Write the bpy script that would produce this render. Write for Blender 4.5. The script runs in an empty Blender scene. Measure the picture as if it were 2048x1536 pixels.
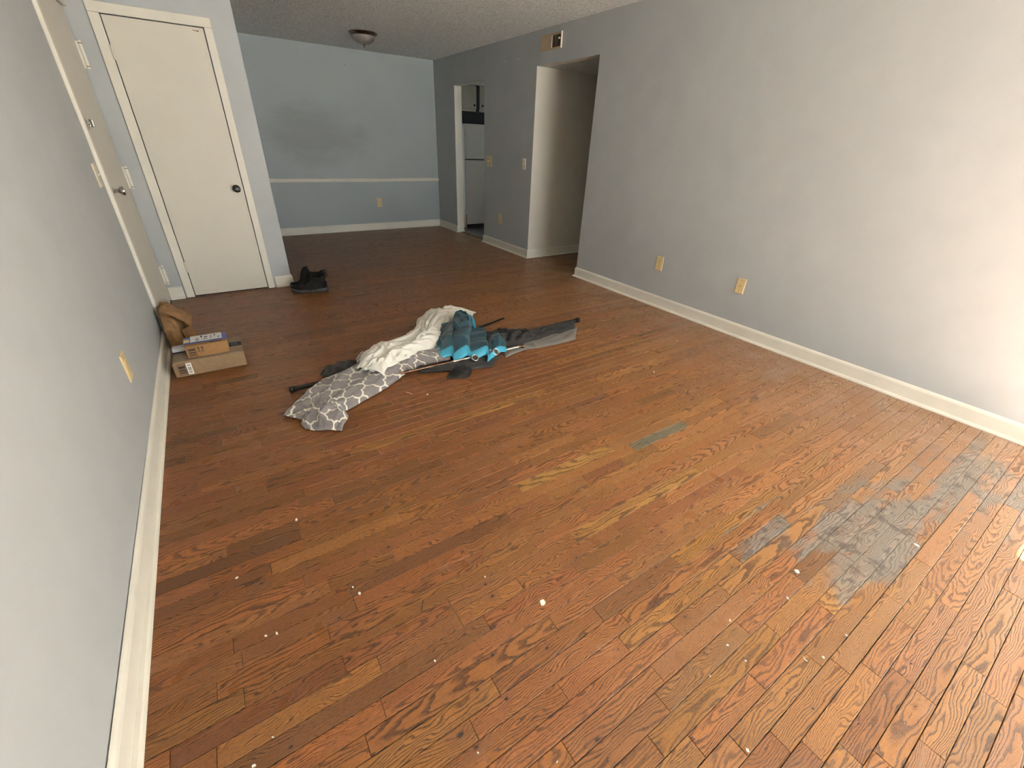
import bpy, bmesh, math, random
from mathutils import Vector, Matrix, noise
random.seed(7)
S = bpy.context.scene
COL = S.collection

# ------------------------------------------------------------------ camera
PITCH, YAW, ROLL, FPX, CAMH = -0.5143, 0.6011, 0.0413, 848.41, 1.3467
_f = Vector((math.sin(YAW)*math.cos(PITCH), math.cos(YAW)*math.cos(PITCH), math.sin(PITCH)))
_r0 = Vector((math.cos(YAW), -math.sin(YAW), 0)); _u0 = _r0.cross(_f)
_r = _r0*math.cos(ROLL)+_u0*math.sin(ROLL); _u = -_r0*math.sin(ROLL)+_u0*math.cos(ROLL)
cd = bpy.data.cameras.new('camera'); cam = bpy.data.objects.new('camera', cd); COL.objects.link(cam)
cam.matrix_world = Matrix(((_r.x, _u.x, -_f.x, 0), (_r.y, _u.y, -_f.y, 0), (_r.z, _u.z, -_f.z, CAMH), (0, 0, 0, 1)))
cd.sensor_width = 36; cd.lens = FPX/2048*36; cd.clip_start = 0.02; cd.clip_end = 100
S.camera = cam

# ------------------------------------------------------------------ world, sun, exposure
w = bpy.data.worlds.new('sky'); S.world = w; w.use_nodes = True
bg = w.node_tree.nodes['Background']; bg.inputs[0].default_value = (0.88, 0.95, 1.0, 1); bg.inputs[1].default_value = 8.5
sl = bpy.data.lights.new('sun', 'SUN'); sl.energy = 225; sl.color = (1, 0.95, 0.86); sl.angle = 0.009
so = bpy.data.objects.new('sun', sl); COL.objects.link(so)
so.rotation_euler = Vector((1.19, 2.56, -2.10)).to_track_quat('-Z', 'Y').to_euler(); so.location = (1, -5, 6)
pl = bpy.data.lights.new('window_portal', 'AREA'); pl.shape = 'RECTANGLE'; pl.size = 2.23; pl.size_y = 2.1; pl.cycles.is_portal = True
po = bpy.data.objects.new('window_portal', pl); COL.objects.link(po); po.location = (2.235, -2.72, 1.05); po.rotation_euler = (math.radians(90), 0, 0)
vs = S.view_settings; vs.view_transform = 'Standard'; vs.look = 'None'; vs.gamma = 1; vs.use_curve_mapping = False
vs.exposure = 0.29

# ------------------------------------------------------------------ room numbers (metres)
XL, XR, YB, YC, XC, ZC, YN = -0.5007, 3.4525, 7.574, 4.826, 0.5154, 2.4363, -2.60
HY0, HY1, HZ = 3.7834, 4.7964, 2.1207          # hall opening
KY0, KY1, KZ = 5.976, 6.872, 2.0722            # kitchen opening
DX0, DX1, DZ = -0.3175, 0.2906, 2.04           # closet door
FY0, FY1 = 3.765, 4.800                        # front door
T = 0.12

def fl(u, v, z=0.0):                            # a spot seen at u,v in the photograph -> point at height z
    d = _f+_r*((u-1024)/FPX)-_u*((v-768)/FPX); t = (z-CAMH)/d.z
    return Vector((d.x*t, d.y*t, z))

# ------------------------------------------------------------------ node helpers
class NT:
    def __init__(s, name):
        s.m = bpy.data.materials.new(name); s.m.use_nodes = True; s.t = s.m.node_tree
        s.b = s.t.nodes['Principled BSDF']
    def n(s, typ, **kw):
        nd = s.t.nodes.new(typ)
        for k, v in kw.items(): setattr(nd, k, v)
        return nd
    def put(s, sock, v):
        if isinstance(v, bpy.types.NodeSocket): s.t.links.new(v, sock)
        elif isinstance(v, (tuple, list)) and sock.type == 'RGBA' and len(v) == 3: sock.default_value = (*v, 1)
        else: sock.default_value = v
    def mth(s, op, a, b=0.0, c=None, clamp=False):
        nd = s.n('ShaderNodeMath', operation=op, use_clamp=clamp); s.put(nd.inputs[0], a); s.put(nd.inputs[1], b)
        if c is not None: s.put(nd.inputs[2], c)
        return nd.outputs[0]
    def mix(s, f, a, b, mode='MIX'):
        nd = s.n('ShaderNodeMix', data_type='RGBA', blend_type=mode); nd.clamp_factor = True
        s.put(nd.inputs[0], f); s.put(nd.inputs[6], a); s.put(nd.inputs[7], b); return nd.outputs[2]
    def xyz(s, x, y, z):
        nd = s.n('ShaderNodeCombineXYZ'); s.put(nd.inputs[0], x); s.put(nd.inputs[1], y); s.put(nd.inputs[2], z); return nd.outputs[0]
    def sep(s, v):
        nd = s.n('ShaderNodeSeparateXYZ'); s.put(nd.inputs[0], v); return nd.outputs
    def noise(s, vec, scale, detail=2.0, rough=0.5):
        nd = s.n('ShaderNodeTexNoise'); 
        if vec is not None: s.put(nd.inputs['Vector'], vec)
        nd.inputs['Scale'].default_value = scale; nd.inputs['Detail'].default_value = detail; nd.inputs['Roughness'].default_value = rough
        return nd.outputs[0]
    def ramp(s, f, a, b, lo=0.0, hi=1.0):
        nd = s.n('ShaderNodeMapRange'); nd.interpolation_type = 'SMOOTHSTEP'; s.put(nd.inputs[0], f)
        for i, v in enumerate((a, b, lo, hi)): s.put(nd.inputs[i+1], v)
        return nd.outputs[0]
    def pos(s): return s.n('ShaderNodeNewGeometry').outputs['Position']
    def obj(s): return s.n('ShaderNodeTexCoord').outputs['Object']
    def attr(s, name): return s.n('ShaderNodeAttribute', attribute_name=name).outputs['Vector']
    def bump(s, h, dist, strength=1.0):
        nd = s.n('ShaderNodeBump'); s.put(nd.inputs['Height'], h); nd.inputs['Distance'].default_value = dist; nd.inputs['Strength'].default_value = strength
        s.t.links.new(nd.outputs[0], s.b.inputs['Normal'])
    def set(s, **kw):
        names = dict(col='Base Color', rough='Roughness', metal='Metallic', spec='Specular IOR Level', coat='Coat Weight', coatr='Coat Roughness', sheen='Sheen Weight', alpha='Alpha', trans='Transmission Weight', sss='Subsurface Weight')
        for k, v in kw.items(): s.put(s.b.inputs[names[k]], v)
        return s

def plain(name, col, rough=0.5, metal=0.0, var=0.08, scale=30, bump=0.0, **kw):
    a = NT(name); n = a.noise(a.obj(), scale, 3)
    k = a.ramp(n, 0.3, 0.7, 1-var, 1+var)
    a.set(col=a.mix(1.0, col, a.xyz(k, k, k), 'MULTIPLY'), rough=rough, metal=metal, **kw)
    if bump: a.bump(n, bump)
    return a.m

M = {}
def paint(name, col, peel=0.00025, marks=0.05, rough=0.55):
    a = NT(name); p = a.pos()
    big = a.noise(p, 1.3, 3, 0.55); mid = a.noise(p, 6, 3)
    k = a.ramp(a.mth('ADD', a.mth('MULTIPLY', big, 0.6), a.mth('MULTIPLY', mid, 0.4)), 0.32, 0.68, 1-marks, 1+marks*0.6)
    a.set(col=a.mix(1.0, col, a.xyz(k, k, k), 'MULTIPLY'), rough=rough, spec=0.3)
    a.bump(a.noise(p, 220, 2), peel)
    return a.m
M['wall'] = paint('wall_paint', (0.43, 0.46, 0.47))
M['cream_wall'] = paint('cream_wall_paint', (0.70, 0.68, 0.60), marks=0.06)
M['trim'] = paint('trim_paint', (0.77, 0.755, 0.665), peel=0.0001, marks=0.07, rough=0.4)
M['door'] = paint('door_paint', (0.66, 0.64, 0.56), peel=0.00008, marks=0.035, rough=0.42)
def back_wall_mat():
    a = NT('wall_paint_greyer_middle'); p = a.pos(); x, y, z = a.sep(p)
    k = a.ramp(a.noise(p, 1.6, 3), 0.3, 0.7, 0.96, 1.03)
    col = a.mix(1.0, (0.375, 0.428, 0.442), a.xyz(k, k, k), 'MULTIPLY')
    # greyer area in the middle of the wall, broad horizontal bands with ragged ends
    st = a.noise(a.xyz(a.mth('MULTIPLY', x, 1.1), 0.0, a.mth('MULTIPLY', z, 2.4)), 1.7, 4, 0.6)
    dx = a.mth('DIVIDE', a.mth('SUBTRACT', x, 1.55), 0.80); dz = a.mth('DIVIDE', a.mth('SUBTRACT', z, 1.34), 0.46)
    rr = a.mth('ADD', a.mth('MULTIPLY', dx, dx), a.mth('MULTIPLY', dz, dz))
    mk = a.ramp(a.mth('SUBTRACT', a.mth('MULTIPLY_ADD', st, 1.5, 0.22), rr), -0.15, 0.95)
    a.set(col=a.mix(a.mth('MULTIPLY', mk, 0.85), col, (0.275, 0.305, 0.305)), rough=0.55, spec=0.3)
    a.bump(a.noise(p, 220, 2), 0.00025); return a.m
M['wall_back'] = back_wall_mat()
def ceil_mat():
    a = NT('popcorn_ceiling'); p = a.pos()
    n1 = a.noise(p, 95, 3, 0.6); n2 = a.noise(p, 210, 2)
    h = a.mth('ADD', a.ramp(n1, 0.42, 0.62), a.mth('MULTIPLY', n2, 0.5))
    k = a.ramp(h, 0.1, 1.1, 0.70, 1.10)
    a.set(col=a.mix(1.0, (0.90, 0.935, 0.91), a.xyz(k, k, k), 'MULTIPLY'), rough=0.95, spec=0.1)
    a.bump(h, 0.006, 0.85); return a.m
M['ceil'] = ceil_mat()
M['dark'] = plain('dark_subfloor', (0.02, 0.014, 0.010), 0.9)
M['shell'] = plain('exterior_siding', (0.4, 0.38, 0.35), 0.8)
M['patio'] = plain('patio_concrete', (0.76, 0.765, 0.75), 0.9, scale=4)
M['vinyl'] = plain('kitchen_vinyl_floor', (0.12, 0.13, 0.12), 0.4, scale=14, var=0.25)
M['ivory'] = plain('ivory_plastic', (0.66, 0.53, 0.28), 0.35, var=0.03)
M['almond'] = plain('almond_plastic', (0.72, 0.66, 0.52), 0.35, var=0.03)
M['slot'] = plain('dark_slot', (0.03, 0.025, 0.02), 0.6)
M['brass'] = plain('screw_metal', (0.45, 0.38, 0.25), 0.35, 0.9)
M['chrome'] = plain('tarnished_chrome', (0.55, 0.54, 0.52), 0.16, 1.0, var=0.15)
M['bare'] = plain('chipped_brown_plate', (0.16, 0.10, 0.055), 0.5, 0.3, var=0.4, scale=80)
M['black_knob'] = plain('black_knob', (0.012, 0.012, 0.012), 0.3, 0.4)
M['bronze'] = plain('brushed_nickel_dark', (0.30, 0.25, 0.21), 0.2, 1.0, var=0.1)
M['fridge'] = plain('fridge_enamel', (0.62, 0.60, 0.55), 0.35, var=0.03)
M['cab'] = plain('cabinet_paint', (0.50, 0.47, 0.36), 0.45, var=0.05)
M['vent'] = plain('beige_register', (0.44, 0.33, 0.20), 0.45, var=0.06)
M['vent_light'] = plain('beige_register_edge', (0.80, 0.74, 0.60), 0.45, var=0.04)
M['card'] = plain('cardboard', (0.25, 0.165, 0.09), 0.8, var=0.07, scale=40)
M['card2'] = plain('cardboard_orange', (0.27, 0.145, 0.055), 0.8, var=0.07, scale=40)
M['ink'] = plain('dark_print', (0.045, 0.025, 0.018), 0.7)
M['paper'] = plain('white_paper', (0.80, 0.80, 0.78), 0.7, var=0.03)
M['blue'] = plain('blue_mailer', (0.06, 0.12, 0.42), 0.5, var=0.1)
M['yellow'] = plain('pale_yellow_print', (0.75, 0.62, 0.32), 0.6)
M['blacktape'] = plain('black_tape', (0.010, 0.012, 0.015), 0.65)
M['tealink'] = plain('blue_print', (0.05, 0.22, 0.32), 0.4)
M['white_pl'] = plain('white_plastic', (0.62, 0.64, 0.65), 0.4, var=0.04)
M['kraft'] = plain('kraft_paper', (0.245, 0.135, 0.052), 0.75, var=0.14, scale=22, bump=0.002)
M['boot'] = plain('black_nubuck', (0.011, 0.0105, 0.009), 0.75, spec=0.2, var=0.3, scale=60, bump=0.0006)
M['boot2'] = plain('black_boot_fabric', (0.006, 0.006, 0.006), 0.85, spec=0.2)
M['boot_sole'] = plain('grey_rubber', (0.055, 0.058, 0.055), 0.65, var=0.2)
M['boot_out'] = plain('black_rubber', (0.012, 0.012, 0.012), 0.7)
M['lace'] = plain('lace', (0.02, 0.02, 0.02), 0.8)
M['rodblk'] = plain('black_rod', (0.012, 0.011, 0.010), 0.4, 0.5)
M['rodsil'] = plain('brushed_nickel_rod', (0.50, 0.45, 0.38), 0.28, 1.0)
M['rodball'] = plain('bronze_ball', (0.13, 0.075, 0.045), 0.25, 0.9)
M['chip'] = plain('paint_flake', (0.80, 0.79, 0.74), 0.7, var=0.1, scale=200)
M['fibre'] = plain('tan_fibre', (0.6, 0.42, 0.25), 0.7)
M['nail'] = plain('rusty_nail', (0.05, 0.035, 0.03), 0.5, 0.6)

def lamp_glass():
    a = NT('alabaster_glass'); p = a.obj()
    k = a.ramp(a.noise(p, 9, 4, 0.6), 0.35, 0.7, 0.55, 1.0)
    a.set(col=a.mix(1.0, (0.30, 0.27, 0.245), a.xyz(k, k, k), 'MULTIPLY'), rough=0.32); return a.m
M['glass'] = lamp_glass()

# ------------------------------------------------------------------ oak floor material
def oak():
    a = NT('oak_strip'); u, v, sd = a.sep(a.attr('plank_uv')); P = a.pos(); px, py, pz = a.sep(P)
    wn = a.n('ShaderNodeTexWhiteNoise', noise_dimensions='1D'); a.put(wn.inputs['W'], sd)
    r1, r2, r3 = a.sep(wn.outputs['Color'])
    wn2 = a.n('ShaderNodeTexWhiteNoise', noise_dimensions='1D'); a.put(wn2.inputs['W'], a.mth('ADD', sd, 17.3))
    r4, r5, r6 = a.sep(wn2.outputs['Color'])
    ku, kv, ks = a.sep(a.attr('knot'))
    du = a.mth('SUBTRACT', u, ku); dv = a.mth('SUBTRACT', v, kv)
    kd = a.mth('SQRT', a.mth('ADD', a.mth('MULTIPLY', a.mth('MULTIPLY', du, du), 0.22), a.mth('MULTIPLY', dv, dv)))
    kd1 = a.mth('SQRT', a.mth('ADD', a.mth('MULTIPLY', a.mth('MULTIPLY', du, du), 0.45), a.mth('MULTIPLY', dv, dv)))
    s7 = a.mth('MULTIPLY', sd, 3.7)
    kw = a.noise(a.xyz(a.mth('MULTIPLY', u, 110.0), a.mth('MULTIPLY', v, 200.0), s7), 1.0, 2)
    kd1 = a.mth('ADD', a.mth('MULTIPLY', kd1, 0.55), a.mth('MULTIPLY', kw, a.mth('MULTIPLY', ks, 1.25)))
    w1 = a.noise(a.xyz(a.mth('MULTIPLY', u, 4.0), a.mth('MULTIPLY', v, 14.0), s7), 1.0, 2)
    w2 = a.noise(a.xyz(a.mth('MULTIPLY', u, 18.0), a.mth('MULTIPLY', v, 70.0), s7), 1.0, 2)
    vv = a.mth('ADD', a.mth('SUBTRACT', v, a.mth('MULTIPLY_ADD', r1, 0.09, -0.045)), a.mth('MULTIPLY_ADD', w1, 0.085, -0.0425))
    dd = a.mth('ADD', a.mth('MULTIPLY_ADD', r2, 0.03, 0.002), a.mth('MULTIPLY', u, a.mth('MULTIPLY_ADD', r3, 0.16, -0.08)))
    ring = a.mth('SQRT', a.mth('ADD', a.mth('MULTIPLY', vv, vv), a.mth('MULTIPLY', dd, dd)))
    ring = a.mth('ADD', ring, a.mth('MULTIPLY', w2, 0.006))
    kf = a.mth('MULTIPLY', a.mth('POWER', 2.718, a.mth('DIVIDE', kd, -0.016)), a.mth('MULTIPLY', ks, 2.4))
    ring = a.mth('ADD', ring, kf)
    freq = a.mth('MULTIPLY_ADD', r4, 170.0, 120.0)
    ph = a.mth('FRACT', a.mth('MULTIPLY', ring, freq))
    band = a.mth('MULTIPLY', a.ramp(ph, 0.0, 0.07), a.ramp(ph, 0.58, 0.20))      # dark early wood line then fade
    pore = a.noise(a.xyz(a.mth('MULTIPLY', u, 85.0), a.mth('MULTIPLY', v, 900.0), s7), 1.0, 1)
    pore2 = a.ramp(pore, 0.50, 0.64)
    dark = a.mth('MULTIPLY', band, a.mth('MULTIPLY_ADD', pore2, 0.45, 0.68), clamp=True)
    fine = a.noise(a.xyz(a.mth('MULTIPLY', u, 9.0), a.mth('MULTIPLY', v, 260.0), s7), 1.0, 3)
    dark = a.mth('ADD', dark, a.mth('MULTIPLY', a.ramp(pore, 0.57, 0.66), 0.45), clamp=True)
    tint = a.attr('tint')
    light = a.mix(fine, (0.40, 0.184, 0.056), (0.285, 0.122, 0.036))
    light = a.mix(a.mth('MULTIPLY', r5, 0.5), light, (0.220, 0.085, 0.029))
    col = a.mix(a.mth('MULTIPLY', dark, 1.0), light, (0.036, 0.012, 0.006))
    col = a.mix(1.0, col, tint, 'MULTIPLY')
    # darker red-brown finish toward the closet side, in blotches
    blot = a.noise(P, 2.1, 4, 0.6); blot2 = a.noise(P, 9.0, 3)
    redbrown = a.ramp(a.mth('ADD', a.mth('MULTIPLY', px, -0.42), a.mth('ADD', a.mth('MULTIPLY', py, 0.13), a.mth('MULTIPLY', blot, 1.4))), -0.15, 1.15)
    col = a.mix(a.mth('MULTIPLY', redbrown, 0.75), col, a.mix(1.0, col, (0.56, 0.43, 0.36), 'MULTIPLY'))
    wear_glare = a.ramp(a.mth('ADD', a.mth('MULTIPLY', px, 0.55), a.mth('ADD', a.mth('MULTIPLY', py, -0.42), a.mth('MULTIPLY', blot, 0.9))), 0.95, 2.3)  # pale worn wood, with floor glare painted into the colour too
    col = a.mix(a.mth('MULTIPLY', wear_glare, 0.62), col, a.mix(dark, (0.40, 0.24, 0.142), (0.085, 0.040, 0.023)))
    # grey weathered wood where the finish is gone
    def ell(cx, cy, rx, ry, amp):
        ex = a.mth('DIVIDE', a.mth('SUBTRACT', px, cx), rx); ey = a.mth('DIVIDE', a.mth('SUBTRACT', py, cy), ry)
        q = a.mth('ADD', a.mth('MULTIPLY', ex, ex), a.mth('MULTIPLY', ey, ey))
        return a.mth('MULTIPLY', a.mth('SUBTRACT', 1.0, q, clamp=True), amp)
    e = a.mth('MAXIMUM', ell(2.05, 0.20, 0.62, 0.26, 1.0), ell(2.75, 0.02, 0.75, 0.28, 1.0))
    e = a.mth('MAXIMUM', e, ell(1.62, 0.42, 0.38, 0.11, 0.8)); e = a.mth('MAXIMUM', e, ell(1.86, 0.12, 0.42, 0.10, 0.9))
    gn = a.noise(a.xyz(a.mth('MULTIPLY', px, 5.0), a.mth('MULTIPLY', py, 13.0), a.mth('MULTIPLY', r6, 0.9)), 1.0, 4, 0.65)
    gn = a.mth('ADD', gn, a.mth('MULTIPLY_ADD', r6, 0.36, -0.18))
    g = a.ramp(a.mth('ADD', a.mth('MULTIPLY', e, 0.40), gn), 0.70, 0.90)
    g = a.mth('MULTIPLY', g, a.ramp(e, 0.0, 0.25))
    col = a.mix(a.mth('MULTIPLY', g, 0.90), col, a.mix(a.ramp(a.noise(P, 17, 3, 0.6), 0.50, 0.66), a.mix(dark, (0.22, 0.197, 0.168), (0.085, 0.073, 0.064)), (0.075, 0.066, 0.060)))
    # dust film along the long wall and in scuffs, also painting glare
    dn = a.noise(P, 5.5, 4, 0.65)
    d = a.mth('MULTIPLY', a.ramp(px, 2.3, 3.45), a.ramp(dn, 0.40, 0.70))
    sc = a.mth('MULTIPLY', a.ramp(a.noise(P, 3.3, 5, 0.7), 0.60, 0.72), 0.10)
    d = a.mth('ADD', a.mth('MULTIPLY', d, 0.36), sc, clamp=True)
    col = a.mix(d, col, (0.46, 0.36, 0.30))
    # knots and nail holes
    kn = a.mth('MULTIPLY', a.ramp(kd1, a.mth('MULTIPLY', ks, 1.5), a.mth('MULTIPLY', ks, 0.7)), a.ramp(ks, 0.0005, 0.001))
    kh = a.mth('MULTIPLY', a.ramp(kd1, a.mth('MULTIPLY', ks, 5.0), a.mth('MULTIPLY', ks, 1.0)), a.ramp(ks, 0.0005, 0.001))
    col = a.mix(a.mth('MULTIPLY', kh, 0.45), col, (0.13, 0.05, 0.025)); col = a.mix(kn, col, (0.008, 0.006, 0.006))
    rough = a.mth('ADD', a.mth('MULTIPLY_ADD', blot2, 0.22, 0.20), a.mth('ADD', a.mth('MULTIPLY', g, 0.16), a.mth('ADD', a.mth('MULTIPLY', d, 0.25), a.mth('MULTIPLY', dark, 0.10))), clamp=True)
    a.set(col=col, rough=rough, spec=0.36)
    a.bump(a.mth('SUBTRACT', a.mth('ADD', a.mth('MULTIPLY', dark, -0.7), a.mth('MULTIPLY', kn, -2.0)), a.mth('MULTIPLY', blot2, 0.4)), 0.0006, 0.8)
    return a.m
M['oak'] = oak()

# ------------------------------------------------------------------ mesh helpers
def link(name, me, parent=None, loc=None):
    o = bpy.data.objects.new(name, me); COL.objects.link(o)
    if parent: o.parent = parent
    if loc is not None: o.location = loc
    return o
def done(name, bm, mat, parent=None, smooth=False, bevel=0.0, loc=None, seg=2, ang=35):
    me = bpy.data.meshes.new(name)
    bmesh.ops.recalc_face_normals(bm, faces=bm.faces)
    if smooth:
        for f in bm.faces: f.smooth = True
    bm.to_mesh(me); bm.free()
    for m in (mat if isinstance(mat, (list, tuple)) else [mat]): me.materials.append(m)
    o = link(name, me, parent, loc)
    if smooth and ang: 
        try: me.set_sharp_from_angle(angle=math.radians(ang))
        except Exception: pass
    if bevel:
        b = o.modifiers.new('bevel', 'BEVEL'); b.width = bevel; b.segments = seg; b.limit_method = 'ANGLE'; b.angle_limit = math.radians(40)
    return o
def box(bm, x0, x1, y0, y1, z0, z1, mi=0):
    vs_ = [bm.verts.new(p) for p in ((x0, y0, z0), (x1, y0, z0), (x1, y1, z0), (x0, y1, z0), (x0, y0, z1), (x1, y0, z1), (x1, y1, z1), (x0, y1, z1))]
    fs = []
    for q in ((0, 3, 2, 1), (4, 5, 6, 7), (0, 1, 5, 4), (1, 2, 6, 5), (2, 3, 7, 6), (3, 0, 4, 7)):
        f = bm.faces.new([vs_[i] for i in q]); f.material_index = mi; fs.append(f)
    return fs                                   # bottom, top, -y, +x, +y, -x
def bx(name, x0, x1, y0, y1, z0, z1, mat, parent=None, bevel=0.0, loc=None):
    bm = bmesh.new(); box(bm, x0, x1, y0, y1, z0, z1); return done(name, bm, mat, parent, bevel=bevel, loc=loc)
def lathe(bm, prof, seg=32, mtx=Matrix()):
    rings = []
    for r, z in prof:
        if r < 1e-6: rings.append([bm.verts.new(mtx @ Vector((0, 0, z)))])
        else: rings.append([bm.verts.new(mtx @ Vector((r*math.cos(2*math.pi*i/seg), r*math.sin(2*math.pi*i/seg), z))) for i in range(seg)])
    for A, B in zip(rings, rings[1:]):
        if len(A) == 1 and len(B) == 1: continue
        for i in range(seg):
            j = (i+1) % seg
            if len(A) == 1: bm.faces.new((A[0], B[i], B[j]))
            elif len(B) == 1: bm.faces.new((A[i], A[j], B[0]))
            else: bm.faces.new((A[i], A[j], B[j], B[i]))
def tube(bm, pts, rad, seg=10, cap=True, closed=False):
    pts = [Vector(p) for p in pts]; n = len(pts); rings = []
    rads = rad if isinstance(rad, (list, tuple)) else [rad]*n
    ref = None
    for i, p in enumerate(pts):
        t = (pts[(i+1) % n]-pts[i-1]) if closed else (pts[min(i+1, n-1)]-pts[max(i-1, 0)])
        t.normalize()
        if ref is None: ref = t.cross(Vector((0, 0, 1)) if abs(t.z) < 0.9 else Vector((1, 0, 0)))
        a = ref-t*ref.dot(t); a.normalize(); ref = a; b = t.cross(a)
        rings.append([bm.verts.new(p+(a*math.cos(2*math.pi*k/seg)+b*math.sin(2*math.pi*k/seg))*rads[i]) for k in range(seg)])
    pr = list(zip(rings, rings[1:]))+([(rings[-1], rings[0])] if closed else [])
    for A, B in pr:
        for k in range(seg): bm.faces.new((A[k], A[(k+1) % seg], B[(k+1) % seg], B[k]))
    if cap and not closed:
        bm.faces.new(rings[0]); bm.faces.new(rings[-1])
def sweep(bm, path, prof):
    """path: floor points (x,y); prof: (out, z) offsets, out measured to the LEFT of travel. mitred."""
    pts = [Vector((p[0], p[1])) for p in path]; rows = []
    for i, p in enumerate(pts):
        d0 = (pts[i]-pts[i-1]).normalized() if i else None; d1 = (pts[i+1]-pts[i]).normalized() if i < len(pts)-1 else None
        n0 = Vector((-d0.y, d0.x)) if d0 else None; n1 = Vector((-d1.y, d1.x)) if d1 else None
        if n0 and n1: m = (n0+n1); m = m/max(m.dot(n0), 1e-4)
        else: m = n0 or n1
        rows.append([bm.verts.new((p.x+m.x*o, p.y+m.y*o, z)) for o, z in prof])
    k = len(prof)
    for A, B in zip(rows, rows[1:]):
        for j in range(k): bm.faces.new((A[j], B[j], B[(j+1) % k], A[(j+1) % k]))
    bm.faces.new(rows[0]); bm.faces.new(rows[-1])
def empty(name, loc=(0, 0, 0), rz=0.0):
    o = bpy.data.objects.new(name, None); COL.objects.link(o); o.location = loc; o.rotation_euler = (0, 0, rz); o.empty_display_size = 0.05; return o
def tag(o, label, cat, group=None):
    o['label'] = label; o['category'] = cat
    if group: o['group'] = group
    return o
def struct(o, label=None, cat=None):
    o['kind'] = 'structure'
    if label: o['label'] = label
    if cat: o['category'] = cat
    return o

# ------------------------------------------------------------------ shell
def walls(name, boxes, mats, label):
    bm = bmesh.new()
    for b in boxes: box(bm, *b[:6])
    return struct(done(name, bm, mats), label, 'wall')
struct(bx('ceiling', XL-T, XR+T, YN-T, YB+T, ZC, ZC+0.1, M['ceil']), 'off-white popcorn textured ceiling over the main room', 'ceiling')
walls('wall_left', [(XL-T, XL, YN-T, FY0-0.012, 0, ZC), (XL-T, XL, FY1+0.012, YB, 0, ZC), (XL-T, XL, FY0-0.012, FY1+0.012, 2.05, ZC)], M['wall'], 'grey painted wall with the front door and one ivory outlet')
walls('wall_closet', [(XL, DX0-0.012, YC, YC+T, 0, ZC), (DX1+0.012, XC, YC, YC+T, 0, ZC), (DX0-0.012, DX1+0.012, YC, YC+T, DZ+0.012, ZC)], M['wall'], 'pale blue-grey wall around the closet door')
walls('wall_closet_side', [(XC-T, XC, YC+T, YB, 0, ZC)], M['wall'], 'blue-grey closet side wall facing the dining end')
walls('wall_back', [(XL-T, XR+T, YB, YB+T, 0, ZC)], M['wall_back'], 'blue-grey back wall with chair rail and greyer middle area')
bm = bmesh.new()
box(bm, XR, XR+T, YN-T, HY0, 0, ZC); fs = box(bm, XR, XR+T, HY0, HY1, HZ, ZC); fs[0].material_index = 1
fs = box(bm, XR, XR+T, HY1, KY0, 0, ZC); fs[2].material_index = 1; fs[4].material_index = 1
fs = box(bm, XR, XR+T, KY0, KY1, KZ, ZC); fs[0].material_index = 1
fs = box(bm, XR, XR+T, KY1, YB, 0, ZC); fs[2].material_index = 1
struct(done('wall_right', bm, [M['wall'], M['cream_wall']]), 'long grey wall with hall and kitchen doorways', 'wall')
WX0, WX1, WZ = 1.12, 3.35, 2.10
walls('wall_near', [(XL, WX0, YN-T, YN, 0, ZC), (WX1, XR, YN-T, YN, 0, ZC), (WX0, WX1, YN-T, YN, WZ, ZC)], M['wall'], 'grey wall with the glass patio door opening')
# sliding patio door frame (behind the camera), standing open
bm = bmesh.new()
for b in ((WX0, WX0+0.05, YN-0.1, YN-0.02, 0, WZ), (WX1-0.05, WX1, YN-0.1, YN-0.02, 0, WZ), (WX0+0.05, WX1-0.05, YN-0.1, YN-0.02, WZ-0.05, WZ), (WX0+0.05, WX1-0.05, YN-0.1, YN-0.02, 0, 0.03)): box(bm, *b)
struct(done('window_1', bm, M['trim'], bevel=0.003), 'white patio door frame', 'window')
struct(bx('ground', -8, 10, -12, YN-T-0.01, -0.16, -0.06, M['patio']), 'unseen concrete patio outside, added to bounce light in', 'ground')  # unseen pale slab, added to bounce sunlight up to the ceiling
# hall and kitchen
HX = 6.0
walls('wall_hall_far', [(XR+T, HX, HY1, HY1+T, 0, ZC)], M['cream_wall'], 'cream hall wall beside the doorway')
walls('wall_hall_near', [(XR+T, HX, HY0-T, HY0, 0, ZC)], M['cream_wall'], 'cream hall wall hidden behind the long wall')
walls('wall_hall_end', [(HX, HX+T, HY0-T, HY1+T, 0, ZC)], M['cream_wall'], 'cream wall at the end of the hall')
struct(bx('ceiling_hall', XR+T, HX, HY0, HY1, HZ, HZ+0.05, M['ceil']), 'low textured hall ceiling', 'ceiling')
walls('wall_kitchen_far', [(XR+T, 5.6, 7.80, 7.9, 0, ZC)], M['cream_wall'], 'dim kitchen wall behind the refrigerator')
walls('wall_kitchen_end', [(5.6, 5.7, HY1+T, 5.4, 0, ZC), (5.6, 5.7, 5.9, 7.9, 0, ZC), (5.6, 5.7, 5.4, 5.9, 0, 1.30), (5.6, 5.7, 5.4, 5.9, 1.80, ZC)], M['cream_wall'], 'dim end wall of the kitchen')  # window opening added in this unseen wall to light the refrigerator
struct(bx('ceiling_kitchen', XR+T, 5.6, HY1+T, 7.8, ZC-0.02, ZC+0.06, M['ceil']), 'kitchen ceiling', 'ceiling')
struct(bx('floor_kitchen', XR+0.10, 5.6, HY1+T, 7.8, -0.03, 0.001, M['vinyl']), 'dark grey kitchen vinyl floor', 'floor')
struct(bx('trim_1', XR+0.065, XR+0.10, KY0+0.001, KY1-0.001, -0.02, 0.006, plain('threshold_wood', (0.10, 0.06, 0.035), 0.5)), 'dark threshold strip in the kitchen doorway', 'threshold')

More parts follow.
